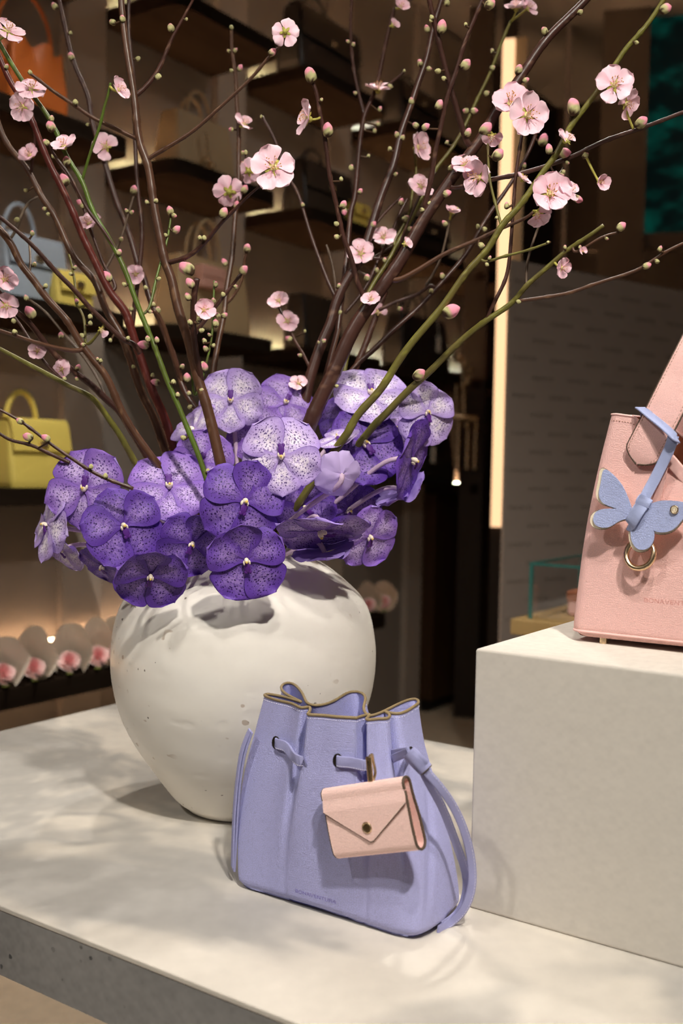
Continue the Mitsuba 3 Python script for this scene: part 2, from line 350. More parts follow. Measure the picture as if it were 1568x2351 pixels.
for x0, kv, dz in ((631, KV[0], -.008), (780, KV[1], -.004)):
    pe = ringpt(kv, TD)+np.array([.004, .001, dz]); xe = IW/2+F*((pe-CAM) @ _r)/((pe-CAM) @ _f)
    P = [bagpt(x0, TD)[0]+Y1*.0005]+[bagpt(x0+(xe-14-x0)*q, TD+dz/.2*q*.8)[0]+Y1*.0038 for q in (.15, .4, .7, 1)]+[pe]
    P = spline(P, 24)
    d_ = add('drawstring', tube(P, 1.0, prof=strap_prof(.0060, .0017), up=Y1), 'mat_lavender', bag, 40, uv=None)
    add('thread', cat([tube([P[i]+np.array([0, -.0019, -.0042]), P[i]*.45+P[i+1]*.55+np.array([0, -.0019, -.0042])], .00035, 4) for i in range(1, 22)]), 'mat_lav_thread', d_, kind='stuff')
# slider at the right with the loose ends of the string
S0, S1 = at(938, 1726, 1.012), at(978, 1768, 1.008)
p0 = ringpt(KV[2], TD+.01)+np.array([0, .001, 0]); pe = bagpt(962, TD+.02)[0]
for a_, b_, w_ in ((p0, S0*.5+at(940, 1722, 1.012)*.5, .0042), (p0+[0, 0, -.008], S0, .0042), (pe, S0+[0, 0, .002], .0036)):
    add('drawstring', tube(spline([a_, (a_+b_)/2+Y1*.003, b_], 16), 1.0, prof=strap_prof(w_, .0014), up=Y1), 'mat_lavender', bag, 40)
ax_ = (S1-S0); M_ = frame_from(ax_, np.array([1., 0, 0])); L_ = np.linalg.norm(ax_)
e8 = np.arange(24)*2*np.pi/24
sl = []
for r_, h_ in ((1.0, 0), (1.06, .15), (1.06, .85), (1.0, 1), (.86, 1), (.86, .0)):
    sl.append(S0+(M_ @ np.stack([.0085*r_*np.cos(e8), .0062*r_*np.sin(e8), 0*e8+h_*L_])).T)
sl = np.array(sl); slm = trimesh.Trimesh(np.vstack([sl.reshape(-1, 3)]), grid_faces(6, 24, True), process=False)
k_ = add('slider', slm, 'mat_lavender', bag, 40, label='leather slider holding the loose string ends')
add('edge', tube(sl[3]*.55+sl[4]*.45, .0007, 6, closed=True, up=ax_), 'mat_edge_dark', k_, True)
tail1 = [S1*.6+S0*.4, at(976, 1768, 1.005), at(1012, 1810, 1.005), at(1044, 1858, 1.012), at(1068, 1915, 1.02), at(1083, 1985, 1.03), at(1082, 2040, 1.035), at(1064, 2088, 1.04), onz(1034, 2118, TZ+.004), onz(1006, 2134, TZ+.0035)]
tail2 = [S1*.6+S0*.4+[.001, .003, 0], at(972, 1772, 1.012), at(1004, 1832, 1.016), at(1030, 1890, 1.026), at(1052, 1950, 1.036), at(1070, 2010, 1.045), at(1068, 2060, 1.05), at(1050, 2098, 1.055), onz(1026, 2118, TZ+.0045)+[0, .004, 0], onz(1008, 2128, TZ+.004)+[0, .004, 0]]
for tl in (tail1, tail2):
    P = spline(tl, 70)
    d_ = add('string_end', tube(P, 1.0, prof=strap_prof(.0043, .0012), up=np.array([.35, -.93, .1])), 'mat_lavender', bag, 40)
    t_, a_, b_ = frames(P, up=np.array([.35, -.93, .1]))
    off = a_*.0030-b_*.0014; off2 = a_*.0030+b_*.0014
    o_ = off if (off[:, 1].mean() < off2[:, 1].mean()) else off2
    add('thread', cat([tube([P[i]+o_[i], P[i]*.45+P[i+1]*.55+o_[i]*1.0], .00035, 4) for i in range(4, 66)]), 'mat_lav_thread', d_, kind='stuff')
for px_ in ([(574, 1676), (556, 1722), (546, 1780), (539, 1850), (535, 1940), (534, 1990)], [(577, 1680), (561, 1730), (551, 1790), (545, 1860), (540, 1950), (537, 1998)]):
    P = spline([at(x, y, 1.135+.01*i/5) for i, (x, y) in enumerate(px_)], 40)
    add('string_end', tube(P, 1.0, prof=strap_prof(.0045, .0013), up=np.array([-.6, -.8, 0])), 'mat_lavender', bag, 40)

# lettering pressed into the leather
from scipy.interpolate import LinearNDInterpolator
def emboss(V, text, height, p_left, p_right, off, rows, ymax):
    pts = V[rows].reshape(-1, 3); pts = pts[pts[:, 1] < ymax]
    fy = LinearNDInterpolator(pts[:, [0, 2]], pts[:, 1])
    m = meshkit.text_mesh(text, height, .0004); w = np.ptp(m.vertices[:, 0])
    d_ = np.asarray(p_right)-np.asarray(p_left)
    s_ = np.linalg.norm(d_[[0, 2]])/w; u_ = d_[[0, 2]]/np.linalg.norm(d_[[0, 2]]); v_ = np.array([-u_[1], u_[0]])
    xz = np.asarray(p_left)[[0, 2]]+m.vertices[:, :1]*s_*u_+m.vertices[:, 1:2]*v_
    y = fy(xz[:, 0], xz[:, 1]); y = np.where(np.isnan(y), np.nanmedian(y), y)
    m.vertices = np.c_[xz[:, 0], y-off-m.vertices[:, 2]*.6, xz[:, 1]]
    return m
mat('mat_lav_press', '7d77b4', .5, .4)
add('lettering', emboss(BV, 'BONAVENTURA', .0034, ony(679, 2047, .858), ony(771, 2074, .858), .0001, slice(3, 14), .885), 'mat_lav_press', bag, label='pressed lettering')

# ------------------------------------------------------------------ small wallet hung on the bag
Wy = .836
TL, TR, BL = ony(735, 1815, Wy), ony(921, 1787, Wy), ony(763, 1974, Wy)
wU = TR-TL; WL = np.linalg.norm(wU); wU /= WL
wD = BL-TL; wD -= wU*(wD @ wU); WH = np.linalg.norm(wD); wD /= WH; wN = np.cross(wD, wU)
if wN[1] < 0: wN = -wN
def wl(u, d, n): return TL+wU*u+wD*d+wN*n
def wmesh(m): m = m.copy(); v = m.vertices; m.vertices = TL+v[:, :1]*wU+v[:, 1:2]*wD+v[:, 2:3]*wN; m.fix_normals(); return m
mat('mat_blush_plain', BLUSH, .5, .4)
wal = thing('coin_wallet', 'small pink leather envelope wallet hanging from the lavender bag', 'wallet')
def arc(cx, cy, r, a0, a1, n=10): return [(cx+r*math.cos(math.radians(a)), cy+r*math.sin(math.radians(a))) for a in np.linspace(a0, a1, n)]
# profile in (n, d): front panel down, round bottom, back up, rounded top, flap start
TH = .015
front = [(.0012, .012), (0, .03), (-.0012, .045)]+arc(.0068, WH-.0080, .0080, 178, 0, 14)+[(TH, WH-.03), (TH-.002, .018)]+arc(.0068, .0065, .0062, 0, -180, 10)+[(.0006, .0105)]
prof_ = spline(front, 90)
ribbon = LineString(prof_).buffer(.0008, cap_style=2)
if ribbon.geom_type != 'Polygon': ribbon = max(ribbon.geoms, key=lambda g: g.area)
m = trimesh.creation.extrude_polygon(Polygon(ribbon.exterior), WL, engine='earcut')       # x=n, y=d, z=u
m = trimesh.Trimesh(np.c_[m.vertices[:, 2], m.vertices[:, 1], m.vertices[:, 0]], m.faces, process=False)
# split long faces for uv-driven grain is unnecessary: uv from (u, arc)
def wuv(m): return m.vertices[:, [0, 1]]
ms = trimesh.graph.smooth_shade(m, angle=.6); uvw = np.array(ms.vertices)[:, [0, 1]]
ms2 = wmesh(trimesh.Trimesh(ms.vertices, ms.faces, process=False))
add('body', ms2, 'mat_blush', wal, True, uv=uvw)
flap = Polygon([(0, .0085), (WL, .0085), (WL, .0225), (WL*.535, .0535), (WL*.50, .0538), (0, .0215)])
fm = trimesh.creation.extrude_polygon(flap, .0016, engine='earcut'); fm = fm.subdivide_to_size(.004); q_ = np.clip((fm.vertices[:, 1]-.0085)/.014, 0, 1); fm.vertices[:, 2] -= .0030*q_*q_*(3-2*q_)+.0001; fm.vertices[:, 2] -= .0012*np.clip((fm.vertices[:, 1]-.02)/.03, 0, 1)
uvf = fm.vertices[:, [0, 1]].copy(); add('flap', wmesh(fm), 'mat_blush', wal, False, uv=uvf)
ed = spline_ = [wl(u, d, -.0026-.0012*min(1, max(0, (d-.02)/.03))) for u, d in ((0, .0215), (WL*.50, .0540), (WL*.535, .0537), (WL, .0225), (WL, .0125))][:4]
add('flap_edge', tube(np.array(ed), .0006, 6), 'mat_edge_dark', wal, 30, label='dark painted flap edge')
pe_ = np.array([wl(WL+.0002, d, n) for n, d in prof_]); add('side_edge', tube(pe_, .0014, 8), 'mat_edge_dark', wal, True, label='dark painted side edge')
pe_ = np.array([wl(-.0002, d, n) for n, d in prof_]); add('side_edge', tube(pe_, .0010, 8), 'mat_edge_dark', wal, True)
mat('mat_seam', 'a98475', .7, .2)
for a_, b_ in (((.002, WH-.012), (WL*.27, .045)), ((WL*.70, .044), (WL-.002, .062))):
    add('seam', tube([wl(*a_, -.0006), wl(*b_, -.0008)], .00035, 5), 'mat_seam', wal)
bc = wl(WL*.50, .0405, -.0046)
add('snap_button', cat([torus(bc, -wN, .0047, .0009, 32, 8)]), 'mat_gold', wal, True, label='round gold snap button')
dsk = trimesh.creation.cylinder(.0045, .0012, sections=32); dsk.vertices = (frame_from(-wN, wU) @ dsk.vertices.T).T+bc
sb = add('snap_face', dsk, 'mat_gold_dark', wal, 30)
lt = []
for i, ch in enumerate('BONAVENTURA'):
    g = meshkit.text_mesh(ch, .0011, .0003); g.vertices[:, 0] -= np.ptp(g.vertices[:, 0])/2; a_ = math.radians(150-i*30)
    R_ = np.array([[math.sin(a_), math.cos(a_)], [-math.cos(a_), math.sin(a_)]]); xy = (R_ @ g.vertices[:, :2].T).T+np.array([math.cos(a_), math.sin(a_)])*.0029
    g.vertices = bc+xy[:, :1]*wU-xy[:, 1:2]*wD-wN*(g.vertices[:, 2:3]+.0006); lt.append(g)
add('lettering', cat(lt), 'mat_gold', sb)
# gold clip up to the drawstring
c0, c1 = ony(846, 1737, Wy+.004), ony(851, 1796, Wy+.006)
cw = np.array([.0032, 0, 0]); M_ = frame_from(c0-c1, np.array([1., 0, 0])); Lc = np.linalg.norm(c0-c1)
pl = rbox(-.0033, .0033, -.0010, .0010, 0, Lc, .0009, 2); pl.vertices = (M_ @ pl.vertices.T).T+c1
back = tube(spline([c0+[0, .001, -.001], c0+[0, .006, .0005], c0+[0, .0085, -.006], c1+[0, .008, .008], c1+[0, .004, .0]], 30), .0014, 8)
ck = add('clip', cat([pl, back]), 'mat_gold', wal, 30, label='gold clip over the drawstring')
tx = meshkit.text_mesh('BONAVENTURA', .0017, .0002); tx.vertices[:, 0] *= .019/np.ptp(tx.vertices[:, 0])
q = np.c_[-tx.vertices[:, 1]+.0008, -tx.vertices[:, 2]-.00105, Lc*.84-tx.vertices[:, 0]]; tx.vertices = (M_ @ q.T).T+c1
add('lettering', tx, 'mat_hole', ck)
add('lettering', (lambda g: (setattr(g, 'vertices', np.array([wl(WL*.27+v[0]*(WL*.47/np.ptp(g.vertices[:, 0])), .0575-.004*v[0]/.05-v[1], -.0012) for v in g.vertices])), g)[1])(meshkit.text_mesh('BONAVENTURA', .0026, .0002)), 'mat_pink_plain', wal)

# ------------------------------------------------------------------ pink tote on the plinth
PXC, PY0 = -.300, 1.0785
HB = np.array([[-.435, 1.0785], [-.165, 1.0785], [-.165, 1.205], [-.435, 1.205]])
def rrect(x0, x1, y0, y1, r, n=320):
    pts = []
    for cx, cy, a0 in ((x1-r, y0+r, -90), (x1-r, y1-r, 0), (x0+r, y1-r, 90), (x0+r, y0+r, 180)):
        for a in np.linspace(a0, a0+90, 12): pts.append((cx+r*math.cos(math.radians(a)), cy+r*math.sin(math.radians(a))))
    pts = np.array(pts); d = np.r_[0, np.cumsum(np.linalg.norm(np.diff(np.vstack([pts, pts[:1]]), axis=0), axis=1))]
    q = np.linspace(0, d[-1], n, endpoint=False); c = np.vstack([pts, pts[:1]])
    return np.c_[np.interp(q, d, c[:, 0]), np.interp(q, d, c[:, 1])], pts
NP = 360
pb, _ = rrect(-.4335, -.1665, 1.0785, 1.200, .014, NP)
u01 = (pb[:, 0]-pb[:, 0].min())/np.ptp(pb[:, 0]); v01 = (pb[:, 1]-1.0785)/.1215
pt_ = np.c_[-.398+u01*.196, 1.083+v01*.108]
sidew = np.clip(1-abs(v01-.5)*2.2, 0, 1)*np.where(u01 < .06, 1, np.where(u01 > .94, -1, 0)); pt_[:, 0] += .022*sidew
def ztop_fn(x):
    e = np.abs(x-PXC); return 1.2715-.052*np.clip((.078-e)/.06, 0, 1)**1.2-.004*np.clip((.098-e)/.03, 0, 1)
PBZ = PZ+.0065
PV, PT = loft(pt_, pb, PBZ, 1.27, NP, 50, 1.0, .008, 6, .0, .012)
for i_, t_ in enumerate(PT):
    q_ = PV[i_]; b_ = math.sin(math.pi*t_)**1.0
    q_[:, 0] += np.where(q_[:, 0] < PXC, -1, 1)*.006*b_*np.clip(abs(q_[:, 0]-PXC)/.1, 0, 1)
    q_[:, 1] += np.where(v01 < .5, -1, 1)*.004*b_*np.clip(1-abs(q_[:, 0]-PXC)/.13, 0, 1)
    q_[:, 2] = PBZ+t_*(ztop_fn(pt_[:, 0]*.7+pb[:, 0]*.3+0)-PBZ)
scene['mat_tote'] = {'type': 'twosided', 'a': {'type': 'bumpmap', 'arbitrary': PB, 'scale': .00035, 'bsdf': {'type': 'principled', 'base_color': TOTE_C, 'roughness': .48, 'specular': .4}},
                     'b': {'type': 'principled', 'base_color': rgb('a5654a'), 'roughness': .9, 'specular': .1}}
tote = thing('tote_bag', 'pink pebbled leather tote bag standing on the stone plinth', 'handbag')
add('body', loft_mesh(PV), 'mat_tote', tote, True, uv=grid_uv(PV))
add('base_piping', tube(np.c_[pb+(pb-pb.mean(0))*-.012, np.full(NP, PBZ+.0055)], .0016, 8, closed=True, up=[0, 0, 1]), 'mat_pink_plain', tote, True)
add('rim_edge', tube(PV[-1], .0012, 8, closed=True, up=[0, 0, 1]), 'mat_pink_plain', tote, True)
rowz = PV[-3]*.4+PV[-2]*.6
add('stitching', cat([tube([rowz[j]+[0, -.0006, 0], rowz[j]*.3+rowz[(j+1) % NP]*.7+[0, -.0006, 0]], .0005, 4) for j in range(0, NP, 2) if v01[j] < .02]), 'mat_seam', tote, kind='stuff')
for fx, fy in ((-.397, 1.0875), (-.203, 1.0875), (-.397, 1.19), (-.203, 1.19)):
    f_ = lathe([(.0001, PZ), (.0042, PZ), (.0046, PZ+.0015), (.0038, PZ+.008), (.0001, PZ+.008)], 20, (fx, fy)); add('foot', f_, 'mat_gold', tote, 40)
def tab_strap(yoff, back=False):
    Y = yoff
    L = [ony(1462, 1066, Y-.004), ony(1478, 1034, Y-.005), ony(1504, 985, Y-.005), ony(1538, 918, Y-.002), ony(1568, 858, Y+.004), ony(1600, 795, Y+.012)]
    L = np.array(L); top = np.array([PXC, Y+.03, L[-1][2]+.028])
    Rr = L[::-1].copy(); Rr[:, 0] = 2*PXC-Rr[:, 0]
    P = spline(np.vstack([L, top[None], Rr]), 90)
    if back: P[:, 1] = 2*1.139-P[:, 1]
    return P
mat('mat_slit', '3d2620', .7, .2)
for bk in (False, True):
    P = tab_strap(1.079, bk); w = np.full(len(P), 1.0); w[:6] = (.05, .36, .62, .82, .95, 1); w[-6:] = w[:6][::-1]
    hm = tube(P, w, prof=strap_prof(.0185, .0018, 2)*1.0, up=[0, -1., 0])
    h = add('handle', hm, 'mat_pink', tote, True, uv=np.c_[np.r_[np.repeat(np.arange(len(P))*.0045, 8), 0, 0], np.r_[np.tile(strap_prof(.0185, .0018, 2)[:, 0], len(P)), 0, 0]])
    t_, a_, b_ = frames(P, up=np.array([0, -1., 0])); sgn = -1 if not bk else 1
    b2 = np.where(b_[:, 1:2] < 0, b_, -b_)*(1 if not bk else -1)
    sm = []
    for e in (-1, 1):
        for i in range(3, len(P)-4):
            sm.append(tube([P[i]+a_[i]*.0160*e*w[i]+b2[i]*.0019, P[i]*.4+P[i+1]*.6+a_[i]*.0160*e*w[i]+b2[i]*.0019], .0004, 4))
    add('stitching', cat(sm), 'mat_seam', h, kind='stuff')
    ed_ = np.vstack([P[:]+a_*.0186*w[:, None], ]); ed2 = P-a_*.0186*w[:, None]
    add('edge', cat([tube(ed_, .0011, 6), tube(ed2, .0011, 6)]), 'mat_edge_dark', h, True, label='dark painted handle edge')
# tie straps across the opening
for i, (dx, dz) in enumerate(((0, 0), (.0, -.006))):
    P = spline([ony(1468, 968+i*13, 1.079), ony(1495, 1000+i*14, 1.077), ony(1530, 1042+i*14, 1.078), ony(1568, 1085+i*14, 1.082), ony(1620, 1140+i*12, 1.09)], 30)
    add('tie_strap', tube(P, 1.0, prof=strap_prof(.0034, .0011), up=[0, -1., .2]), 'mat_pink', tote, 40)
add('tie_strap', tube(spline([ony(1528, 1052, 1.076), ony(1520, 1090, 1.074), ony(1508, 1140, 1.0735), ony(1500, 1175, 1.0735)], 24), 1.0, prof=strap_prof(.0045, .0011), up=[0, -1., 0]), 'mat_pink', tote, 40)
mat('mat_pink_press', 'cf968f', .5, .4)
add('lettering', emboss(PV, 'BONAVENTURA', .0046, ony(1478, 1382, 1.0785), ony(1478, 1382, 1.0785)+np.array([.058, 0, .0]), .0001, slice(4, 30), 1.10), 'mat_pink_press', tote, label='pressed lettering')

# ------------------------------------------------------------------ butterfly charm
ch = thing('butterfly_charm', 'pale blue leather butterfly charm with a gold ring hanging on the pink tote', 'bag charm')
CY = 1.058
def wing(px, y, th, fold, c, m, parent, name, smooth=25):
    P = np.array([ony(a, b, y) for a, b in px]); q = spline(P[:, [0, 2]], 60, True)
    m_ = trimesh.creation.extrude_polygon(Polygon(q), th, engine='triangle' if False else 'earcut')
    m_ = m_.subdivide_to_size(.006); v = m_.vertices.copy(); cc = ony(*c, y)[[0, 2]]
    r_ = np.hypot(v[:, 0]-cc[0], v[:, 1]-cc[1])
    nv = np.c_[v[:, 0], y-v[:, 2]-fold*np.exp(-(r_/.016)**2)-.10*r_**1.0*0, v[:, 1]]
    nv[:, 1] -= .06*np.maximum(0, r_-.012)
    uv = v[:, :2].copy(); m2 = trimesh.Trimesh(nv, m_.faces[:, ::-1], process=False)
    return add(name, m2, m, parent, False, uv=uv) if smooth is None else add(name, m2, m, parent, False, uv=uv)
cen = (1461, 1180)
UL = [(1452, 1172), (1446, 1150), (1432, 1118), (1412, 1092), (1392, 1078), (1386, 1084), (1382, 1106), (1377, 1136), (1388, 1156), (1418, 1168), (1445, 1178)]
LLb = [(1446, 1172), (1420, 1168), (1390, 1168), (1368, 1178), (1366, 1200), (1384, 1211), (1404, 1208), (1420, 1198), (1436, 1192), (1448, 1186)]
UR = [(1468, 1186), (1478, 1168), (1496, 1156), (1522, 1149), (1552, 1150), (1580, 1156), (1588, 1172), (1570, 1192), (1552, 1212), (1526, 1222), (1502, 1218), (1484, 1204)]
LR = [(1456, 1190), (1449, 1214), (1452, 1242), (1466, 1260), (1486, 1260), (1500, 1246), (1503, 1222), (1494, 1206), (1474, 1188)]
def sh(px, dx, dy, gr):
    c = np.mean(px, 0); return [tuple(c+(np.array(p)-c)*gr+(dx, dy)) for p in px]
for px, dx, dy, nm in ((UL, -5, -1, 'upper_wing'), (LLb, -5, 3, 'lower_wing'), (UR, -1, 3, 'upper_wing'), (LR, -3, 4, 'lower_wing')):
    w_ = wing(px, CY, .0012, .002, cen, 'mat_peri', ch, nm)
    wing(sh(px, dx, dy, 1.03), CY+.0028, .0016, .001, cen, 'mat_cream', w_, 'cream_backing')
    P = np.array([ony(a, b, CY+.0030) for a, b in sh(px, dx, dy, 1.04)]); q = spline(P, 60, True); cc = ony(*cen, CY)
    q[:, 1] -= .06*np.maximum(0, np.hypot(q[:, 0]-cc[0], q[:, 2]-cc[2])-.012); add('edge', tube(q, .0005, 5, closed=True), 'mat_edge_dark', w_, True)
wb = ony(1548, 1170, CY-.0045)
wbk = add('snap_button', cat([torus(wb, [0, -1, 0], .0036, .0009, 28, 8), torus(wb, [0, -1, 0], .0018, .0006, 24, 6)]), 'mat_gold', ch, True, label='small gold snap on the wing')
dsk = trimesh.creation.cylinder(.0036, .001, sections=28); dsk.vertices = (frame_from([0, -1, 0], [1, 0, 0]) @ dsk.vertices.T).T+wb; add('face', dsk, 'mat_cream', wbk, 30)
P = spline([ony(1476, 1157, CY-.0035), ony(1465, 1172, CY-.0075), ony(1454, 1190, CY-.0075), ony(1446, 1204, CY-.0035), ony(1446, 1204, CY+.002)], 24)
add('body_band', tube(P, 1.0, prof=strap_prof(.0068, .0011), up=[0, -1., 0]), 'mat_peri', ch, 40)
P = spline([ony(1473, 1165, CY-.004), ony(1482, 1140, CY+.001), ony(1500, 1106, CY+.006), ony(1522, 1062, CY+.008), ony(1540, 1022, CY+.006), ony(1546, 1000, CY+.006)], 36)
add('strap', tube(P, 1.0, prof=strap_prof(.0058, .0012), up=[0, -1., 0]), 'mat_peri', ch, 40)
P = spline([ony(1484, 1143, CY-.001), ony(1478, 1150, CY-.0045), ony(1474, 1160, CY-.0045)], 10)
add('strap_keeper', tube(P, 1.0, prof=strap_prof(.0078, .0016), up=[0, -1., 0]), 'mat_peri', ch, 40)
P = spline([ony(1552, 1012, CY+.004), ony(1548, 1003, CY), ony(1520, 976, CY+.004), ony(1490, 952, CY+.010), ony(1473, 938, CY+.016), ony(1470, 942, CY+.028), ony(1490, 968, CY+.033), ony(1528, 1010, CY+.030), ony(1545, 1018, CY+.014)], 60)
add('strap_loop', tube(P, 1.0, prof=strap_prof(.0052, .0012), up=[.3, -.5, .8]), 'mat_peri', ch, 40, label='loop around the tote handle')
add('ring', torus(ony(1469, 1272, CY+.006), [-.12, -.97, .25], .0150, .0030, 56, 14), 'mat_gold', ch, True, label='thick gold ring')

# ------------------------------------------------------------------ the shop behind: wall, shelves, partition
mat('mat_cabinet', '3a2410', .45, .4)
mat('mat_jamb', '2a221c', .5, .4)
mat('mat_backwall', '5a5048', .8, .2)
mat('mat_panel', 'b0a39a', .8, .2)
mat('mat_print', '978b82', .8, .2)
mat('mat_lampside', 'cdb38e', .5, .4)
struct('wall_left', box(-2.75, WX, -2.2, 6.2, 0, 3.4), 'mat_wall')
struct('door_2', box(WX, WX+.03, 5.06, 6.2, 0, 3.4), 'mat_jamb')
struct('wall_back', box(-2.75, 3.2, 6.2, 6.3, 0, 3.4), 'mat_backwall')
PIL = [(.80, .95), (1.505, 1.655), (2.205, 2.365), (2.905, 3.065), (3.62, 3.77), (4.325, 4.475)]
for i, (a, b) in enumerate(PIL):
    struct(f'trim_{i+1}', box(WX, WX+.03, a, b, .0, 3.4), 'mat_pilaster')
def led(parent, y0, y1, z, L=21.0, x0=WX+.038, x1=WX+.050, dz=.008):
    k = add('light_strip', box(x0, x1, y0, y1, z, z+dz), 'mat_lampside', parent, label='warm light strip along the wall')
    scene[k]['emitter'] = {'type': 'area', 'radiance': {'type': 'rgb', 'value': [L*1.0, L*.60, L*.33]}, 'sampling_weight': 1.0}
SHX = -2.27
def shelf_board(y0, y1, z0, z1, x1, r=.055):
    p = Polygon([(WX, y0), (x1, y0), (x1, y1), (WX, y1)])
    q = Polygon([(WX-.1, y0), (x1, y0), (x1, y1), (WX-.1, y1)]).buffer(-r).buffer(r, quad_segs=8).intersection(p)
    return extr(q, z1-z0, z0)
COLY = {0: (1.67, 2.20), 1: (2.375, 2.90), 2: (3.08, 3.61), 3: (3.785, 4.315), 4: (4.49, 4.98)}
LEV = {0: 2.62, 1: 2.11, 2: 1.60, 3: 1.09}
SHL = {(0, 0): 'dark wooden wall shelf at the top left corner', (0, 1): 'dark wooden wall shelf under the orange bag', (0, 2): 'dark wooden wall shelf under the grey blue bag', (0, 3): 'dark wooden wall shelf under the yellow bag',
       (1, 0): 'dark empty wooden wall shelf above the beige bag with looped handles', (1, 1): 'dark wooden wall shelf under the beige bag with a charm', (1, 2): 'dark wooden wall shelf under the tall beige tote',
       (2, 0): 'dark wooden wall shelf under the highest black bag', (2, 1): 'dark wooden wall shelf under the black bag and yellow pouch', (2, 2): 'dark wooden wall shelf just above the orchids',
       (3, 0): 'dark wooden wall shelf under the small black bag high on the right', (3, 1): 'dark wooden wall shelf behind the thick blossom branch', (3, 2): 'dark wooden wall shelf under the black tote with a white tag',
       (4, 1): 'dark wooden wall shelf nearest the light column, upper one', (4, 2): 'dark wooden wall shelf holding the brass rings', (4, 3): 'dark wooden shelf above the brown cabinet'}
SHT = {}
for (c, l), lb in SHL.items():
    y0, y1 = COLY[c]; z = LEV[l]; s_ = thing('wall_shelf', lb, 'shelf')
    add('board', shelf_board(y0, y1, z, z+.045, SHX), 'mat_shelf', s_, 40)
    led(s_, y0+.04, y1-.05, z+.0455, 50 if l == 3 else 210 if c >= 3 else 110, dz=.006); SHT[(c, l)] = z+.045
s_ = thing('low_wall_shelf', 'long low dark shelf carrying the wrapped roses', 'shelf')
add('board', shelf_board(-1.0, 3.40, .60, .65, -2.09), 'mat_shelf', s_, 40); led(s_, -.6, 3.38, .651, 22); led(s_, -.6, 3.38, .585, 12)
k = thing('base_cabinet', 'dark brown cabinet under the last shelf beside the light column', 'cabinet')
add('body', rbox(WX+.001, -2.50, 4.465, 4.96, .06, 1.085, .004), 'mat_cabinet', k, 30); add('plinth', box(WX+.001, -2.53, 4.48, 4.95, 0, .06), 'mat_black', k)
# light column and dark door frame
lc = thing('light_column', 'tall glowing warm light column beside the shelves', 'lamp')
LD = 4.15
b0, t0 = at(1141, 1211, LD), at(1168, 100, LD)
bx, by = b0[0]*.5+t0[0]*.5, b0[1]*.5+t0[1]*.5; zb, zt = b0[2], t0[2]
hr = np.array([math.cos(YAW-.25), math.sin(YAW-.25), 0]); hf = np.array([-hr[1], hr[0], 0])
def obox(c, hw, hd, z0, z1):
    m = box(-hw, hw, -hd, hd, z0, z1); v = m.vertices.copy(); m.vertices = np.array([c[0], c[1], 0])+v[:, :1]*hr+v[:, 1:2]*hf+v[:, 2:]*[0, 0, 1]; return m
add('post', obox((bx+hf[0]*.06, by+hf[1]*.06), .026, .045, 0, zt+.3), 'mat_jamb', lc)
k_ = add('diffuser', obox((bx, by), .0235, .008, zb, zt), 'mat_lampside', lc, label='glowing diffuser')
scene[k_]['emitter'] = {'type': 'area', 'radiance': {'type': 'rgb', 'value': [1.35, .80, .43]}, 'sampling_weight': 1.0}
add('side_cladding', obox((bx+hr[0]*.047+hf[0]*.02, by+hr[1]*.047+hf[1]*.02), .022, .02, 0.6, zt+.005), 'mat_lampside', lc)
# dark frame behind
struct('door_1', box(-2.6, -1.2, 5.98, 6.2, 0, 3.4), 'mat_jamb')
for i, (px0, px1, d, m) in enumerate(((1068, 1122, 5.0, 'mat_jamb'), (1288, 1297, 5.2, 'mat_panel'), (1372, 1474, 5.0, 'mat_backwall'))):
    a, b = at(px0, 600, d), at(px1, 600, d); c = (a+b)/2; w = np.linalg.norm((b-a)[:2])/2
    struct(f'trim_{i+10}', obox((c[0], c[1]), w, .03, 0, 3.4), m)
a, b = at(1372, 560, 5.0), at(1600, 560, 5.0); c = (a+b)/2
struct('trim_13', obox((c[0], c[1]), .28, .05, c[2]-.03, c[2]+.04), 'mat_backwall')
def screen_tex(p, n, uv):
    q = fbm(p.x*7, p.y*7, p.z*9, 4); r_ = noise(p.x*30, p.y*30, p.z*30)
    return mix((.0, .003, .003), (.0, .050, .036), smoothstep(.42, .75, q)*(.5+.5*r_))
sc = thing('wall_screen', 'dark green glowing screen at the top right', 'screen')
a, b = at(1476, 268, 5.0), at(1640, 268, 5.0); c = (a+b)/2; w = np.linalg.norm((b-a)[:2])/2; zl = at(1500, 534, 5.0)[2]
dv = np.array([np.array([c[0], c[1], 0])-hf*.002+hr*sx*w+np.array([0, 0, z_]) for sx, z_ in ((-1, zl), (1, zl), (1, zl+1.3), (-1, zl+1.3))])
k_ = add('display', trimesh.Trimesh(dv, [[0, 1, 2], [0, 2, 3]], process=False), 'mat_black', sc, uv=np.array([[0, 0], [1, 0], [1, 1], [0, 1.]]))
scene[k_]['emitter'] = {'type': 'area', 'radiance': mikit.proc(screen_tex), 'sampling_weight': .2}
add('frame', obox((c[0]+hf[0]*.02, c[1]+hf[1]*.02), w+.012, .012, zl-.012, zl+1.312), 'mat_jamb', sc)
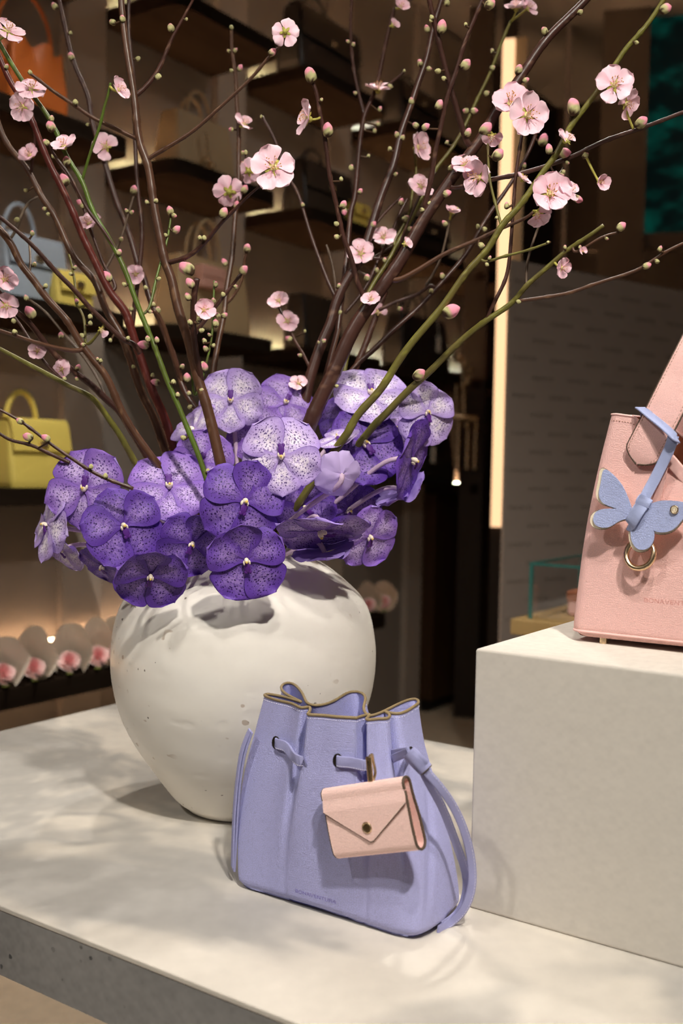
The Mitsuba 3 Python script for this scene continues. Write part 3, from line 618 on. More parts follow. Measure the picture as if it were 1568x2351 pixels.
# printed partition
pa = at(1164, 900, 3.3); ang = YAW; fh = np.array([-math.sin(YAW), math.cos(YAW), 0]); rh = np.array([math.cos(YAW), math.sin(YAW), 0])
pd = fh*math.cos(math.radians(54))+rh*math.sin(math.radians(54)); pn = np.array([pd[1], -pd[0], 0]); PH = at(1172, 598, 3.3)[2]
def onpart(m, z=False):
    v = m.vertices; m.vertices = np.array([pa[0], pa[1], 0])+v[:, :1]*pd+v[:, 1:2]*np.array([0, 0, 1])+v[:, 2:3]*pn; return m
pt = thing('partition_panel', 'grey standing partition printed with rows of small lettering behind the pink tote', 'partition')
m = box(0, 2.2, 0, PH, -.010, 0); add('panel', onpart(m), 'mat_panel', pt)
w0 = meshkit.text_mesh('BONAVENTURA', .0125, .0012); w0.vertices[:, 0] *= .105/np.ptp(w0.vertices[:, 0])
ws = []
for r_ in range(28):
    for c_ in range(12):
        w_ = w0.copy(); w_.vertices += [.02+c_*.172+(.086 if r_ % 2 else 0), PH-.07-r_*.060, .0]; ws.append(w_)
add('lettering', onpart(cat(ws)), 'mat_print', pt, label='rows of small printed lettering', kind='stuff')
add('foot', onpart(box(.1, .5, 0, .02, -.2, .16)), 'mat_jamb', pt); add('foot', onpart(box(1.7, 2.1, 0, .02, -.2, .16)), 'mat_jamb', pt)
# glass case on a stand
gc = at(1216, 1291, 2.35); gx, gy, gz = gc; gh = gz-at(1216, 1421, 2.35)[2]; g0 = gz-gh
mat('mat_teal', '2f6f68', .2, .6, clearcoat=.5)
mat('mat_oak', 'b99a66', .5, .3)
scene['mat_pane'] = {'type': 'thindielectric'}
case = thing('glass_case', 'small glass display case with green glass edges on a wooden tray behind the plinth', 'display case')
GW, GD = .36, .30
for x0, x1, y0, y1 in ((gx, gx+.008, gy-.0, gy+.006), (gx+GW-.008, gx+GW, gy, gy+.006), (gx, gx+.008, gy+GD-.006, gy+GD), (gx+GW-.008, gx+GW, gy+GD-.006, gy+GD)): add('glass_edge', box(x0, x1, y0, y1, g0, gz-.004), 'mat_teal', case)
for b_ in ((gx, gx+GW, gy-.001, gy+.003, gz-.006, gz), (gx, gx+GW, gy+GD-.003, gy+GD, gz-.006, gz), (gx, gx+.006, gy, gy+GD, gz-.006, gz), (gx+GW-.006, gx+GW, gy, gy+GD, gz-.006, gz)): add('glass_edge', box(*b_), 'mat_teal', case)
for nm, v in (('glass_pane', [(gx+.008, gy+.002, g0), (gx+GW-.008, gy+.002, g0), (gx+GW-.008, gy+.002, gz-.006), (gx+.008, gy+.002, gz-.006)]), ('glass_pane', [(gx, gy, gz-.002), (gx+GW, gy, gz-.002), (gx+GW, gy+GD, gz-.002), (gx, gy+GD, gz-.002)]),
              ('glass_pane', [(gx+.003, gy+.008, g0), (gx+.003, gy+GD-.008, g0), (gx+.003, gy+GD-.008, gz-.006), (gx+.003, gy+.008, gz-.006)])):
    add(nm, trimesh.Trimesh(np.array(v), [[0, 1, 2], [0, 2, 3]], process=False), 'mat_pane', case)
add('tray', rbox(gx-.03, gx+GW+.03, gy-.03, gy+GD+.03, g0-.035, g0, .003), 'mat_oak', case, 30)
add('stand', rbox(gx-.01, gx+GW+.01, gy-.01, gy+GD+.01, 0, g0-.035, .004), 'mat_panel', case, 30)
it = thing('leather_pouch', 'small pink and brown leather pouch inside the glass case', 'pouch')
add('body', rbox(gx+.05, gx+.20, gy+.10, gy+.16, g0, g0+.055, .010), 'mat_pink_plain', it, 40); add('flap', rbox(gx+.05, gx+.20, gy+.095, gy+.162, g0+.035, g0+.060, .006), 'mat_suede', it, 40)
it = thing('grey_notebook', 'dark grey leather notebook lying in the glass case', 'notebook'); put(it, rbox(gx+.03, gx+.25, gy+.17, gy+.27, g0, g0+.022, .003), 'mat_jamb', 30)

# ------------------------------------------------------------------ bags on the shelves
mat('mat_orange', 'c8692a', .5, .4); mat('mat_beige', 'b9a17c', .5, .4); mat('mat_greyblue', '9aa6b4', .5, .4)
mat('mat_yellow', 'dcc764', .5, .4); mat('mat_lemon', 'e4cf6a', .5, .4); mat('mat_blackleather', '100e0e', .4, .5); mat('mat_white', 'e6e0d4', .6, .3); mat('mat_dustypink', 'd9a596', .5, .4)
def ringbody(y0, y1, x0, x1, z0, z1, ty=.08, tx=.35, r=.015, n=96, m=16, fold=0.):
    b, _ = rrect(y0, y1, -x1, -x0, r, n); b = np.c_[-b[:, 1], b[:, 0]]      # x, y
    c = b.mean(0); top = c+(b-c)*[1-tx, 1-ty]
    if fold:
        a_ = np.arctan2(b[:, 1]-c[1], (b[:, 0]-c[0])*1.8); top = c+(top-c)*(1+fold*2.0*np.sin(7*a_))[:, None]
    V = []
    for t in np.linspace(0, 1, m):
        q = b*(1-t**(2.2 if fold else 1.15))+top*t**(2.2 if fold else 1.15); o = q-c; q = q+o*.03*math.sin(math.pi*t)
        if t == 0: q = c+(q-c)*.97
        zz = np.full(n, z0+(z1-z0)*t)
        if fold: zz = zz+.010*t**3*np.sin(7*a_)
        V.append(np.c_[q, zz])
    V = np.array(V); v = np.vstack([V.reshape(-1, 3), V[0].mean(0)[None], V[-1].mean(0)[None]-[0, 0, .01 if not fold else .05]]); j = np.arange(n)
    f = np.vstack([grid_faces(m, n, True), np.stack([(j+1) % n, j, j*0+m*n], 1), np.stack([(m-1)*n+j, (m-1)*n+(j+1) % n, j*0+m*n+1], 1)])
    return trimesh.Trimesh(v, f, process=False)
def arch(x, ya, yb, z0, h, r, lean=0., n=40, sides=10):
    t = np.linspace(0, math.pi, n); P = np.c_[np.full(n, x)+lean*np.sin(t), (ya+yb)/2-(yb-ya)/2*np.cos(t), z0+h*np.sin(t)**.85]
    return tube(P, r, sides)
def shelf_bag(name, label, sh, px, m, depth=.11, handles=(), flap=None, ty=.08, tx=.4, fold=0, xf=None, hr_=.006, clasp=None, cat_='handbag', group=None, tag=None):
    """px = (left, right, top) of its front in the photograph; it stands on shelf sh"""
    z0 = SHT[sh] if isinstance(sh, tuple) else sh; xf = SHX-.03 if xf is None else xf
    def yz(x, y):
        q = onx(x, y, xf); return q[1], q[2]
    yb_ = IH/2
    ym = yz((px[0]+px[1])/2, px[2])[0]
    # pixel row of the base there
    y0 = yz(px[0], px[3])[0]; y1 = yz(px[1], px[3])[0]; z1 = yz((px[0]+px[1])/2, px[2])[1]
    b = thing(name, label, cat_, group)
    add('body', ringbody(y0, y1, xf-depth, xf, z0+.0005, z1, ty, tx, fold=fold), m, b, 50)
    W_ = y1-y0; H_ = z1-z0
    for (a, c, h, dx) in handles:
        add('handle', arch(xf-depth*.5+dx, y0+W_*a, y0+W_*c, z1-.02, h, hr_, .0), m, b, True)
    if flap:
        xx = xf-depth*tx*.5*.0
        P = []
        xt = xf-depth*.5*tx; zf = z1-H_*flap; xb = xf-depth*.5*tx*(1-flap)+.006
        f_ = spline([(xf-depth*.62, z1+.004), (xt-.006, z1+.007), (xt+.006, z1-.004), (xb+.004, zf)], 18)
        g = np.array([[q[0], y, q[1]] for q in f_ for y in np.linspace(y0+W_*.03, y1-W_*.03, 2)])
        fm_ = trimesh.Trimesh(g, grid_faces(18, 2), process=False); th = fm_.copy(); th.vertices += [.004, 0, .001]
        sk = [[i*2, i*2+2, 36+i*2+2, 36+i*2] for i in range(17)]+[[i*2+1, i*2+3, 36+i*2+3, 36+i*2+1] for i in range(17)]+[[34, 35, 71, 70], [0, 1, 37, 36]]
        sk = np.array(sk); fs = np.vstack([fm_.faces, th.faces+36, sk[:, [0, 1, 2]], sk[:, [0, 2, 3]]])
        add('flap', trimesh.Trimesh(np.vstack([fm_.vertices, th.vertices]), fs, process=False), m, b, 40)
        add('clasp', cat([rbox(xb+.006, xb+.014, (y0+y1)/2-.014, (y0+y1)/2+.014, zf+.012, zf+.030, .002), torus((xb+.014, (y0+y1)/2, zf+.021), (1, 0, 0), .008, .0025, 20, 6)]), 'mat_gold', b, 40, label='metal clasp')
    if tag:
        ty_, tz_ = yz(*tag)
        add('tag', rbox(xf+.004, xf+.008, ty_-.018, ty_+.018, tz_-.036, tz_+.036, .0015), 'mat_white', b, 30, label='white tag')
        add('tag_cord', tube([(xf+.006, ty_, tz_+.036), (xf-.0, ty_-.004, z1-.005)], .0014, 6), 'mat_white', b, True)
    return b
shelf_bag('orange_bucket_bag', 'orange gathered leather bucket bag on the upper left shelf', (0, 1), (24, 160, 100, 245), 'mat_orange', .12, ((.02, .98, .17, -.01),), fold=.10, ty=.18, tx=.15, hr_=.0055)
bb = shelf_bag('beige_charm_tote', 'beige leather tote with looped handles and a charm on the shelf behind the blossom', (1, 1), (412, 543, 268, 385), 'mat_beige', .12, ((.22, .62, .10, .03), (.34, .74, .10, -.03)), hr_=.0055)
q = onx(475, 372, SHX-.02); add('charm', cat([ball((q[0]+.008, q[1]+d, q[2]+e), .012) for d, e in ((-.012, 0), (.014, -.010), (.0, -.028))]+[tube([(q[0]+.008, q[1], q[2]), (q[0]+.006, q[1]-.01, q[2]+.09)], .004, 6)]), 'mat_gold', bb, True, label='round metal charm')
shelf_bag('black_handbag', 'largest black handbag, high on the shelf right of centre', (2, 0), (690, 832, 40, 190), 'mat_blackleather', .12, ((.22, .62, .10, -.01),), flap=.5, xf=-2.32)
shelf_bag('black_handbag', 'small black handbag on the shelf high at the right, left of the light column', (3, 0), (925, 1015, 205, 300), 'mat_blackleather', .12, ((.22, .66, .08, -.01),), flap=.5)
shelf_bag('black_handbag', 'black handbag beside the little yellow pouch', (2, 1), (702, 815, 385, 480), 'mat_blackleather', .12, ((.2, .6, .09, -.01),), flap=.5, xf=-2.34)
shelf_bag('yellow_pouch', 'little yellow pouch beside the black handbag on the middle shelf', (2, 1), (812, 850, 470, 510), 'mat_yellow', .06, (), flap=.5, cat_='pouch')
shelf_bag('grey_blue_handbag', 'grey blue leather handbag with a flap at the left edge', (0, 2), (22, 158, 545, 676), 'mat_greyblue', .14, ((.18, .72, .12, -.01),), flap=.42, xf=-2.36)
shelf_bag('yellow_clutch', 'pale yellow clutch beside the grey blue handbag', (0, 2), (135, 219, 630, 686), 'mat_lemon', .05, (), flap=.55, cat_='clutch', xf=-2.30)
bt = shelf_bag('beige_tall_tote', 'tall beige tote with a pink pouch hung on it, middle shelf', (1, 2), (418, 578, 596, 752), 'mat_beige', .13, ((.26, .62, .15, .03), (.32, .68, .15, -.03)), hr_=.0055)
pq0, pq1 = onx(470, 640, SHX+.0), onx(524, 640, SHX+.0)
pk = thing('pink_pouch', 'little dusty pink pouch hanging on the tall beige tote', 'pouch')
add('body', rbox(SHX-.045, SHX-.01, pq0[1], pq1[1], onx(500, 664, SHX)[2], onx(500, 613, SHX)[2], .008), 'mat_dustypink', pk, 40); add('flap', rbox(SHX-.046, SHX-.006, pq0[1]-.002, pq1[1]+.002, onx(500, 640, SHX)[2], onx(500, 611, SHX)[2], .006), 'mat_dustypink', pk, 40)
shelf_bag('black_handbag', 'black handbag on the shelf just above the orchids, behind a thick stem', (2, 2), (705, 790, 680, 790), 'mat_blackleather', .12, (), ty=.03, xf=-2.33)
shelf_bag('black_tote', 'black tote with tall handles and a white tag, left of the light column', (3, 2), (928, 1034, 728, 825), 'mat_blackleather', .12, ((.2, .6, .12, .02), (.26, .66, .12, -.03)), tag=(1004, 790))
shelf_bag('black_handbag', 'black handbag half hidden by the thick branch on the right shelf', (3, 1), (950, 1035, 505, 590), 'mat_blackleather', .12, ((.2, .6, .08, 0),), flap=.5)
shelf_bag('black_handbag', 'black handbag with a pale tag above the brown cabinet, behind the rightmost orchid', (4, 3), (925, 1046, 985, 1098), 'mat_blackleather', .12, ((.2, .6, .08, 0),), tag=(992, 1045), xf=-2.32)
shelf_bag('yellow_handbag', 'yellow leather handbag with a top handle and front flap', (0, 3), (30, 170, 968, 1104), 'mat_yellow', .15, ((.22, .72, .105, -.02),), flap=.45, xf=-2.33, hr_=.008)
# brass rings and rods at the last shelves
br = thing('brass_rack', 'brass rack with knobs and hanging rods beside the last shelf', 'rack')
c = at(1072, 960, 4.72)
for px_ in (1052, 1074, 1092):
    a, b = at(px_, 968, 4.7), at(px_-2, 1078, 4.7); add('rod', tube([a, b], .011, 10), 'mat_gold', br, True)
add('rail', tube([at(1040, 955, 4.7), at(1096, 962, 4.7)], .014, 10), 'mat_gold', br, True)
for x, y, r_ in ((1071, 976, .016), (1094, 978, .012)): add('knob', ball(at(x, y, 4.66), r_), 'mat_gold', br, True)
add('post', tube([at(1066, 960, 4.74), at(1062, 860, 4.74)], .012, 10), 'mat_gold', br, True)
add('post', tube([at(1046, 880, 4.76), at(1046, 958, 4.74)], .010, 10), 'mat_gold', br, True)
for x, y, r_ in ((1052, 820, .022), (1066, 836, .016), (1078, 850, .014), (1072, 876, .018), (1062, 884, .014), (1076, 866, .012)): add('knob', ball(at(x, y, 4.66), r_), 'mat_gold', br, True)
add('bracket', tube(spline([at(1052, 820, 4.7), at(1072, 832, 4.7), at(1082, 852, 4.7), at(1074, 880, 4.7), at(1060, 886, 4.72)], 20), .007, 8), 'mat_gold', br, True)
add('foot_board', rbox(-2.58, -2.40, 4.99, 5.20, 0, 1.07, .003), 'mat_cabinet', br, 30)

# ------------------------------------------------------------------ wrapped roses on the low shelf
mat('mat_paper', 'efe6d8', .8, .2); mat('mat_rose', 'fde4e3', .6, .3); mat('mat_rosecore', 'efbfc0', .6, .3); mat('mat_leafgreen', '6c7a35', .6, .3)
def bouquet(x, y, z, dirv, R, seed, label):
    rng = np.random.RandomState(seed); b = thing('wrapped_rose', label, 'flower bouquet', 'wrapped roses on the low shelf')
    d = np.asarray(dirv, float)/np.linalg.norm(dirv); M = frame_from(d, [0, 0, 1.]); o = np.array([x, y, z])
    n, m = 48, 12; V = []
    a = np.arange(n)*2*np.pi/n; lip = 1+.26*np.cos(a)+.10*np.cos(2*a+rng.rand()*6)+.05*np.sin(5*a+rng.rand()*6)
    for t in np.linspace(0, 1, m):
        r = .012+(R*1.0-.012)*t**.8; L = -.16+t*.17*lip
        V.append(np.c_[r*np.cos(a)*(1+.10*t*np.sin(3*a+1)), r*np.sin(a)*(1+.08*t*np.cos(4*a)), L])
    v = np.array(V).reshape(-1, 3); v = (M @ v.T).T+o; o = o-M[:, 0]*R*.32-d*.012
    add('paper', trimesh.Trimesh(v, grid_faces(m, n, True), process=False), 'mat_paper', b, True)
    # rose: whorls of cupped petals
    rs = R*.52
    for i in range(11):
        f_ = i/10; ang = i*2.4; rr = rs*(1-.72*f_); P = []
        for u in np.linspace(-1, 1, 9):
            for w in np.linspace(0, 1, 7):
                aa = ang+u*(1.0+.5*f_); rad = rr*(.35+.65*w**.6)*(1+.12*(w > .9)); P.append((rad*math.cos(aa), rad*math.sin(aa), -.02+(.30*rs+1.15*rs*f_**.5)*w*(1-.25*u*u)+.004*math.sin(u*4+i)))
        pm = trimesh.Trimesh((M @ np.array(P).T).T+o, grid_faces(9, 7), process=False)
        add('rose_petal', pm, 'mat_rose' if i < 8 else 'mat_rosecore', b, True)
    add('leaf', tube(spline([o-d*.03+M[:, 0]*-.02, o+M[:, 0]*-R*.75+d*.01, o+M[:, 0]*-R*.9+d*.035], 8), np.array([.003, .006, .008, .009, .008, .006, .004, .001]), 6, flat=.3), 'mat_leafgreen', b, True)
RL = ['white paper cone with a pink rose cut off by the left edge', 'white paper cone with a pale pink rose, second from the left edge', 'white paper cone with a deeper pink rose, third from the left edge', 'white paper cone with a pink rose touching the left side of the vase', 'white paper cone half hidden behind the left side of the vase']
for i, (x, y) in enumerate(((8, 1515), (78, 1505), (160, 1492), (226, 1478), (270, 1462))):
    q = onx(x, y, -2.12); tocam = CAM-q; tocam /= np.linalg.norm(tocam)
    bouquet(q[0], q[1], .65+.058, tocam+np.array([-.10, .30-.1*i, .38]), .056, i+3, RL[i])
for i, (x, y) in enumerate(((846, 1385), (882, 1378))):
    q = onx(x, y, -2.14); tocam = CAM-q; tocam /= np.linalg.norm(tocam)
    bouquet(q[0], q[1], .65+.056, tocam+np.array([.1, -.3, .35]), .052, i+13, ['white paper cone touching the right side of the vase', 'white paper cone at the right end of the low shelf'][i])

# ------------------------------------------------------------------ orchids
def orchid_tex(dark, mid, pale, spot, amount):
    dark, mid, pale, spot = [tuple(float(q) for q in lin(c)) for c in (dark, mid, pale, spot)]
    def fn(p, n, uv):
        k = dr.floor(uv.x*.5); u = uv.x-2*k-1; v = uv.y
        e = dr.maximum(dr.abs(u), dr.abs(v-.45)*1.75)
        c = mix(mid, pale, smoothstep(.75, .1, e)*amount)
        c = mix(c, dark, smoothstep(.70, 1.0, e)*.55)
        net = noise(u*5+k*7, v*26, 3)*.6+noise(u*16, v*42+k*3, 5)*.4
        c = mix(c, mid, smoothstep(.48, .62, net)*.55)
        a, b, r = voronoi(u*6.5+k*3.3, v*15+k*1.7)
        rad = (.16+.26*r)*smoothstep(.98, .60, e)*smoothstep(.02, .2, v)
        s = smoothstep(rad, rad*.55, a+.06*noise(u*40, v*40, k))
        a2, b2, r2 = voronoi(u*12+k*5.1+9, v*27)
        s2 = smoothstep(.30*r2, .15*r2, a2)*smoothstep(.95, .6, e)
        return mix(mix(c, spot, s2*.75), spot, s*.92)
    return mikit.proc(fn)
def petal_mat(name, tex, back):
    scene[name] = {'type': 'twosided', 'a': {'type': 'principled', 'base_color': tex, 'roughness': .55, 'specular': .25, 'sheen': .3},
                   'b': {'type': 'principled', 'base_color': rgb(back), 'roughness': .6, 'specular': .2, 'sheen': .3}}
petal_mat('mat_orchid_pale', orchid_tex('8868c0', 'b49cd8', 'f2e8f6', '482878', .97), 'bba8da')
petal_mat('mat_orchid_mid', orchid_tex('6a48ae', '8a66bc', 'cdb6e6', '3a1a6a', .85), '9880ca')
petal_mat('mat_orchid_deep', orchid_tex('533096', '603e9e', 'a286c8', '280f50', .70), '785ab2')
mat('mat_column', 'f0e2cf', .45, .4); mat('mat_lip', '55257f', .5, .3); mat('mat_pedicel', 'c9b0c8', .5, .3)
mat('mat_cap', 'e3c46a', .45, .4)
WPROF = CubicSpline([0, .10, .25, .45, .65, .82, .93, .98, 1], [.16, .26, .56, .88, 1.0, .90, .62, .34, .0])
def petal(phi, L, W, bend, cup, twist, seed, ruff=.03, nu=13, nv=19):
    rng = np.random.RandomState(seed); ph = rng.rand(3)*6
    u, v = np.meshgrid(np.linspace(-1, 1, nu), np.linspace(0, 1, nv), indexing='xy'); 
    w = W*np.maximum(WPROF(v), 0)
    r_ = .05+v*L*(1-.06*u*u); t_ = u*w
    z = bend*L*v**2-cup*W*u*u*(.3+.7*v)+ruff*v*np.sin(5*u+ph[0])*np.sin(6*v+ph[1])+ruff*.8*abs(u)**2*np.sin(9*v+ph[2])*v+.03*W*(np.exp(-(u/.12)**2))*-1
    tw = twist*v; t2 = t_*np.cos(tw); z = z+t_*np.sin(tw)
    er = np.array([math.cos(phi), math.sin(phi)]); et = np.array([-er[1], er[0]])
    P = np.stack([r_*er[0]+t2*et[0], r_*er[1]+t2*et[1], z], -1).reshape(-1, 3)
    uv = np.stack([u+1+2*rng.randint(0, 40), v], -1).reshape(-1, 2); uv[:, 0] = np.clip(u.reshape(-1)+1, .001, 1.999)+2*rng.randint(0, 40)
    f = grid_faces(nv, nu)[:, ::-1]      # front = +z
    return P, f, uv
def camdir(a): return _r*a[0]+_u*a[1]-_f*a[2]
SP0 = np.array([VX, VY, 1.12])
def orchid(x, y, d, Rp, face, roll, m, label, seed, closed=0., group=None):
    rng = np.random.RandomState(seed); c = at(x, y, d); R = Rp/F*d; n = camdir(face); n /= np.linalg.norm(n)
    up = _u-n*(_u @ n); up /= np.linalg.norm(up); rt = np.cross(up, n); a = math.radians(roll)
    M = np.stack([rt*math.cos(a)+up*math.sin(a), -rt*math.sin(a)+up*math.cos(a), n], 1)
    W3 = lambda P: (M @ (np.asarray(P)*R).T).T+c
    b = thing('orchid_bloom', label, 'orchid flower', group)
    spec = [(90, .93, .46, 'dorsal_sepal'), (90+66, .98, .50, 'petal'), (90-66, .98, .50, 'petal'), (90+140, 1.0, .60, 'lateral_sepal'), (90-140, 1.0, .60, 'lateral_sepal')]
    for i, (phi, L, Wd, nm) in enumerate(spec):
        P, f, uv = petal(math.radians(phi+rng.uniform(-5, 5)), L, Wd, rng.uniform(-.26, .10)+closed*.75, rng.uniform(-.04, .14)-closed*.5, (.25 if nm == 'petal' else 0)*(1 if phi > 90 else -1)*rng.uniform(.4, 1.2), seed*7+i, .045)
        P[:, 2] += .02*(1 if nm == 'petal' else -.5)
        add(nm, trimesh.Trimesh(W3(P), f, process=False), m, b, True, uv=uv)
    lipm = cat([ball((0, -.15, .10), (.075, .13, .022), 2), ball((.045, -.26, .09), (.045, .05, .022), 2), ball((-.045, -.26, .09), (.045, .05, .022), 2)]); lipm.vertices = W3(lipm.vertices); add('lip', lipm, 'mat_lip', b, True)
    col = cat([ball((0, .025, .075), (.058, .065, .10), 2), ball((.065, -.035, .07), (.028, .06, .055), 2), ball((-.065, -.035, .07), (.028, .06, .055), 2)]); col.vertices = W3(col.vertices); k_ = add('column', col, 'mat_column', b, True)
    cp = ball((0, .01, .172), (.034, .036, .024), 2); cp.vertices = W3(cp.vertices); add('anther_cap', cp, 'mat_cap', k_, True)
    e = SP0*.55+c*.45-n*.0+np.array([0, 0, -.02])
    P = spline([c-n*.0, c-n*R*.35+(e-c)*.1, c+(e-c)*.55-n*R*.2, e], 14); add('pedicel', tube(P, np.linspace(.0034, .0028, 14), 7), 'mat_pedicel', b, True)
P_, M_2, D_ = 'mat_orchid_pale', 'mat_orchid_mid', 'mat_orchid_deep'
OB = [(195, 1122, 1.29, 97, (-.12, .10, 1), 172, M_2, 'large speckled violet orchid facing the camera at the left of the cluster', 0),
      (388, 1118, 1.27, 97, (.22, .50, .85), 182, M_2, 'speckled violet orchid tilted upwards beside a pale centre, below the brown stems on the left', 0),
      (283, 1208, 1.22, 97, (.42, .0, .9), 18, D_, 'dark violet orchid facing right, just above the lowest left bloom', 0),
      (345, 1322, 1.20, 88, (.18, -.55, .8), -6, D_, 'dark violet cupped orchid hanging lowest on the left, over the vase shoulder', .35),
      (108, 1206, 1.31, 84, (-.60, .10, .42), 40, P_, 'pale orchid turned away at the far left end of the cluster', 0),
      (142, 1262, 1.32, 66, (-.45, -.45, .5), 15, P_, 'pale orchid under the far left one, facing down left', .1),
      (530, 920, 1.36, 78, (.0, .12, 1), 180, P_, 'boldly spotted pale orchid at the top, beside the big brown stem', 0),
      (646, 1048, 1.22, 96, (.0, .04, 1), 180, P_, 'palest spotted orchid facing straight out in the middle of the cluster', 0),
      (560, 1152, 1.21, 104, (.42, -.05, .9), -14, D_, 'dark violet orchid turned right, below the palest bloom', 0),
      (566, 1287, 1.19, 96, (.12, -.28, .95), 8, D_, 'dark violet orchid hanging lowest in the middle, over the front of the vase', .15),
      (655, 925, 1.40, 72, (.25, .35, .85), 150, M_2, 'speckled orchid behind the palest bloom, left of the two thick stems', 0),
      (852, 905, 1.36, 92, (.08, .62, .7), 180, P_, 'pale orchid opening upwards at the top right under the thick stems', 0),
      (980, 948, 1.33, 78, (.38, .08, .9), 4, P_, 'pale spotted orchid at the far right end of the cluster', 0),
      (838, 1020, 1.33, 98, (.25, .25, .9), 30, D_, 'dark violet orchid half hidden between the palest bloom and the right end', 0),
      (785, 1090, 1.25, 58, (-.45, .25, -.75), 20, P_, 'pale lavender orchid seen from behind, right of the palest bloom', .6),
      (775, 1005, 1.30, 54, (-.25, .80, .45), 40, P_, 'small pale orchid seen edge on, touching the palest bloom on its right', .1),
      (945, 1055, 1.30, 98, (.80, -.30, .30), 60, D_, 'violet orchid in profile facing right, under the far right bloom', 0),
      (925, 1128, 1.35, 68, (.50, -.60, -.30), 20, M_2, 'violet orchid with its back turned at the lower right edge of the cluster', 0),
      (738, 1218, 1.24, 112, (.08, -.86, .34), 80, M_2, 'wide violet orchid seen edge on above the bare vase shoulder', .1),
      (848, 1232, 1.31, 80, (.50, -.45, .7), 10, M_2, 'violet speckled orchid facing down right at the lower right of the cluster', 0),
      (440, 1248, 1.24, 84, (.30, -.35, .85), -20, D_, 'dark orchid in shade between the two lowest hanging blooms', .2),
      (445, 988, 1.34, 80, (-.62, .30, .5), 10, P_, 'pale orchid facing left, behind the green stem', 0),
      (745, 1268, 1.27, 74, (.15, -.80, -.25), 10, M_2, 'smooth violet orchid showing its back, right above the vase shoulder', 0),
      (462, 1062, 1.31, 78, (-.15, .15, .95), 160, M_2, 'violet orchid between the green stem and the thick brown stem', 0),
      (235, 1300, 1.27, 66, (-.30, -.60, .5), 0, D_, 'dark violet orchid peeping out at the lower left of the cluster', .1),
      (700, 1165, 1.33, 76, (.20, -.10, .95), 45, D_, 'shaded orchid deep in the cluster, right below the palest bloom', .1),
      (585, 990, 1.38, 74, (-.15, .3, .9), 100, M_2, 'violet orchid directly behind the palest bloom on its left', 0),
      (905, 985, 1.42, 74, (.1, .4, .8), 60, M_2, 'violet orchid in shade left behind the far right bloom', 0),
      (800, 1170, 1.36, 80, (.45, -.3, .8), 0, D_, 'dark orchid in shade under the pale bloom seen from behind', .1),
      (330, 1245, 1.33, 74, (-.1, -.3, .9), 50, D_, 'dark orchid in shade behind the right facing bloom on the left', 0),
      (790, 960, 1.40, 66, (-.1, .3, .9), 200, D_, 'dark violet orchid between the thick stems and the upward bloom', 0)]
for i, (x, y, d, R, fc, ro, m, lb, cl) in enumerate(OB): orchid(x, y, d, R, fc, ro, m, lb, 11+i, cl)

# ------------------------------------------------------------------ blossom branches
BARK = {'brown': ('61402d', '3c261b', '8f6d4e'), 'dark': ('4f2f26', '301d18', '80604c'), 'red': ('6a2a22', '401713', '8a5444'), 'olive': ('74742e', '56462a', '96963f'), 'green': ('5a7a26', '4c4a22', '7a9a38'), 'grey': ('6a5848', '46382e', '9a8872')}
mat('mat_bark', VC, .38, .5)
def bark(P, r, tone, seed, sides=9, knots=True):
    rng = np.random.RandomState(seed); n = len(P); r = np.array(r, float)
    L = np.r_[0, np.cumsum(np.linalg.norm(np.diff(P, axis=0), axis=1))]
    q = rng.uniform(.02, .04)
    while knots and q < L[-1]:
        r = r+.0006*rng.uniform(.4, 1.3)*np.exp(-((L-q)/.0022)**2); q += rng.uniform(.018, .06)
    m = tube(P, r, sides); v = m.vertices
    a, b, c = [lin(k) for k in BARK[tone]]
    nz = meshkit.fbm(v*np.array([60, 60, 18]), 3, seed % 50)[:, None]; len_ = (meshkit.noise(v*np.array([260, 260, 420]), seed % 31) > .80)[:, None]
    side = meshkit.noise(v*9, 3)[:, None]
    col = a*(1-nz)+b*nz; col = np.where(len_, col*.5+c*.5, col)
    return m, col
STEMS = []      # (thing key, polyline px, polyline 3d, radius)
def resample(px, n):
    p = spline(np.asarray(px, float), n); return p
def add_stem(key, name, px, d0, d1, r0, r1, tone, seed, into_vase=False, power=1.0, tipcap=True):
    px = np.array(px, float); L = np.r_[0, np.cumsum(np.linalg.norm(np.diff(px, axis=0), axis=1))]; n = max(10, int(L[-1]/9))
    q = spline(px, n); s_ = np.r_[0, np.cumsum(np.linalg.norm(np.diff(q, axis=0), axis=1))]; s_ /= s_[-1]
    d = d0+(d1-d0)*s_**power; P = np.array([at(x, y, dd) for (x, y), dd in zip(q, d)]); r = (r0+(r1-r0)*s_)/F*d
    rng = np.random.RandomState(seed); k = np.clip(s_*(1-s_)*4, 0, 1)[:, None]
    if into_vase:
        base = P[0]; o = base-np.array([VX, VY, 0]); ang = math.atan2(o[1], o[0]); rr = .03+.035*rng.rand()
        A = np.array([VX+rr*math.cos(ang), VY+rr*math.sin(ang), 1.085]); B = np.array([VX-.02*math.cos(ang), VY-.02*math.sin(ang), .90])
        ext = spline([B, A*.5+B*.5, A, base], 16)[:-1]; P = np.vstack([ext, P]); r = np.r_[np.full(15, r[0]), r]
    m, col = bark(P, r, tone, seed)
    k = add(name, m, 'mat_bark', key, True, color=col)
    STEMS.append((key, q, P[-n:], r[-n:])); return k
VD = 1.38
BR = []
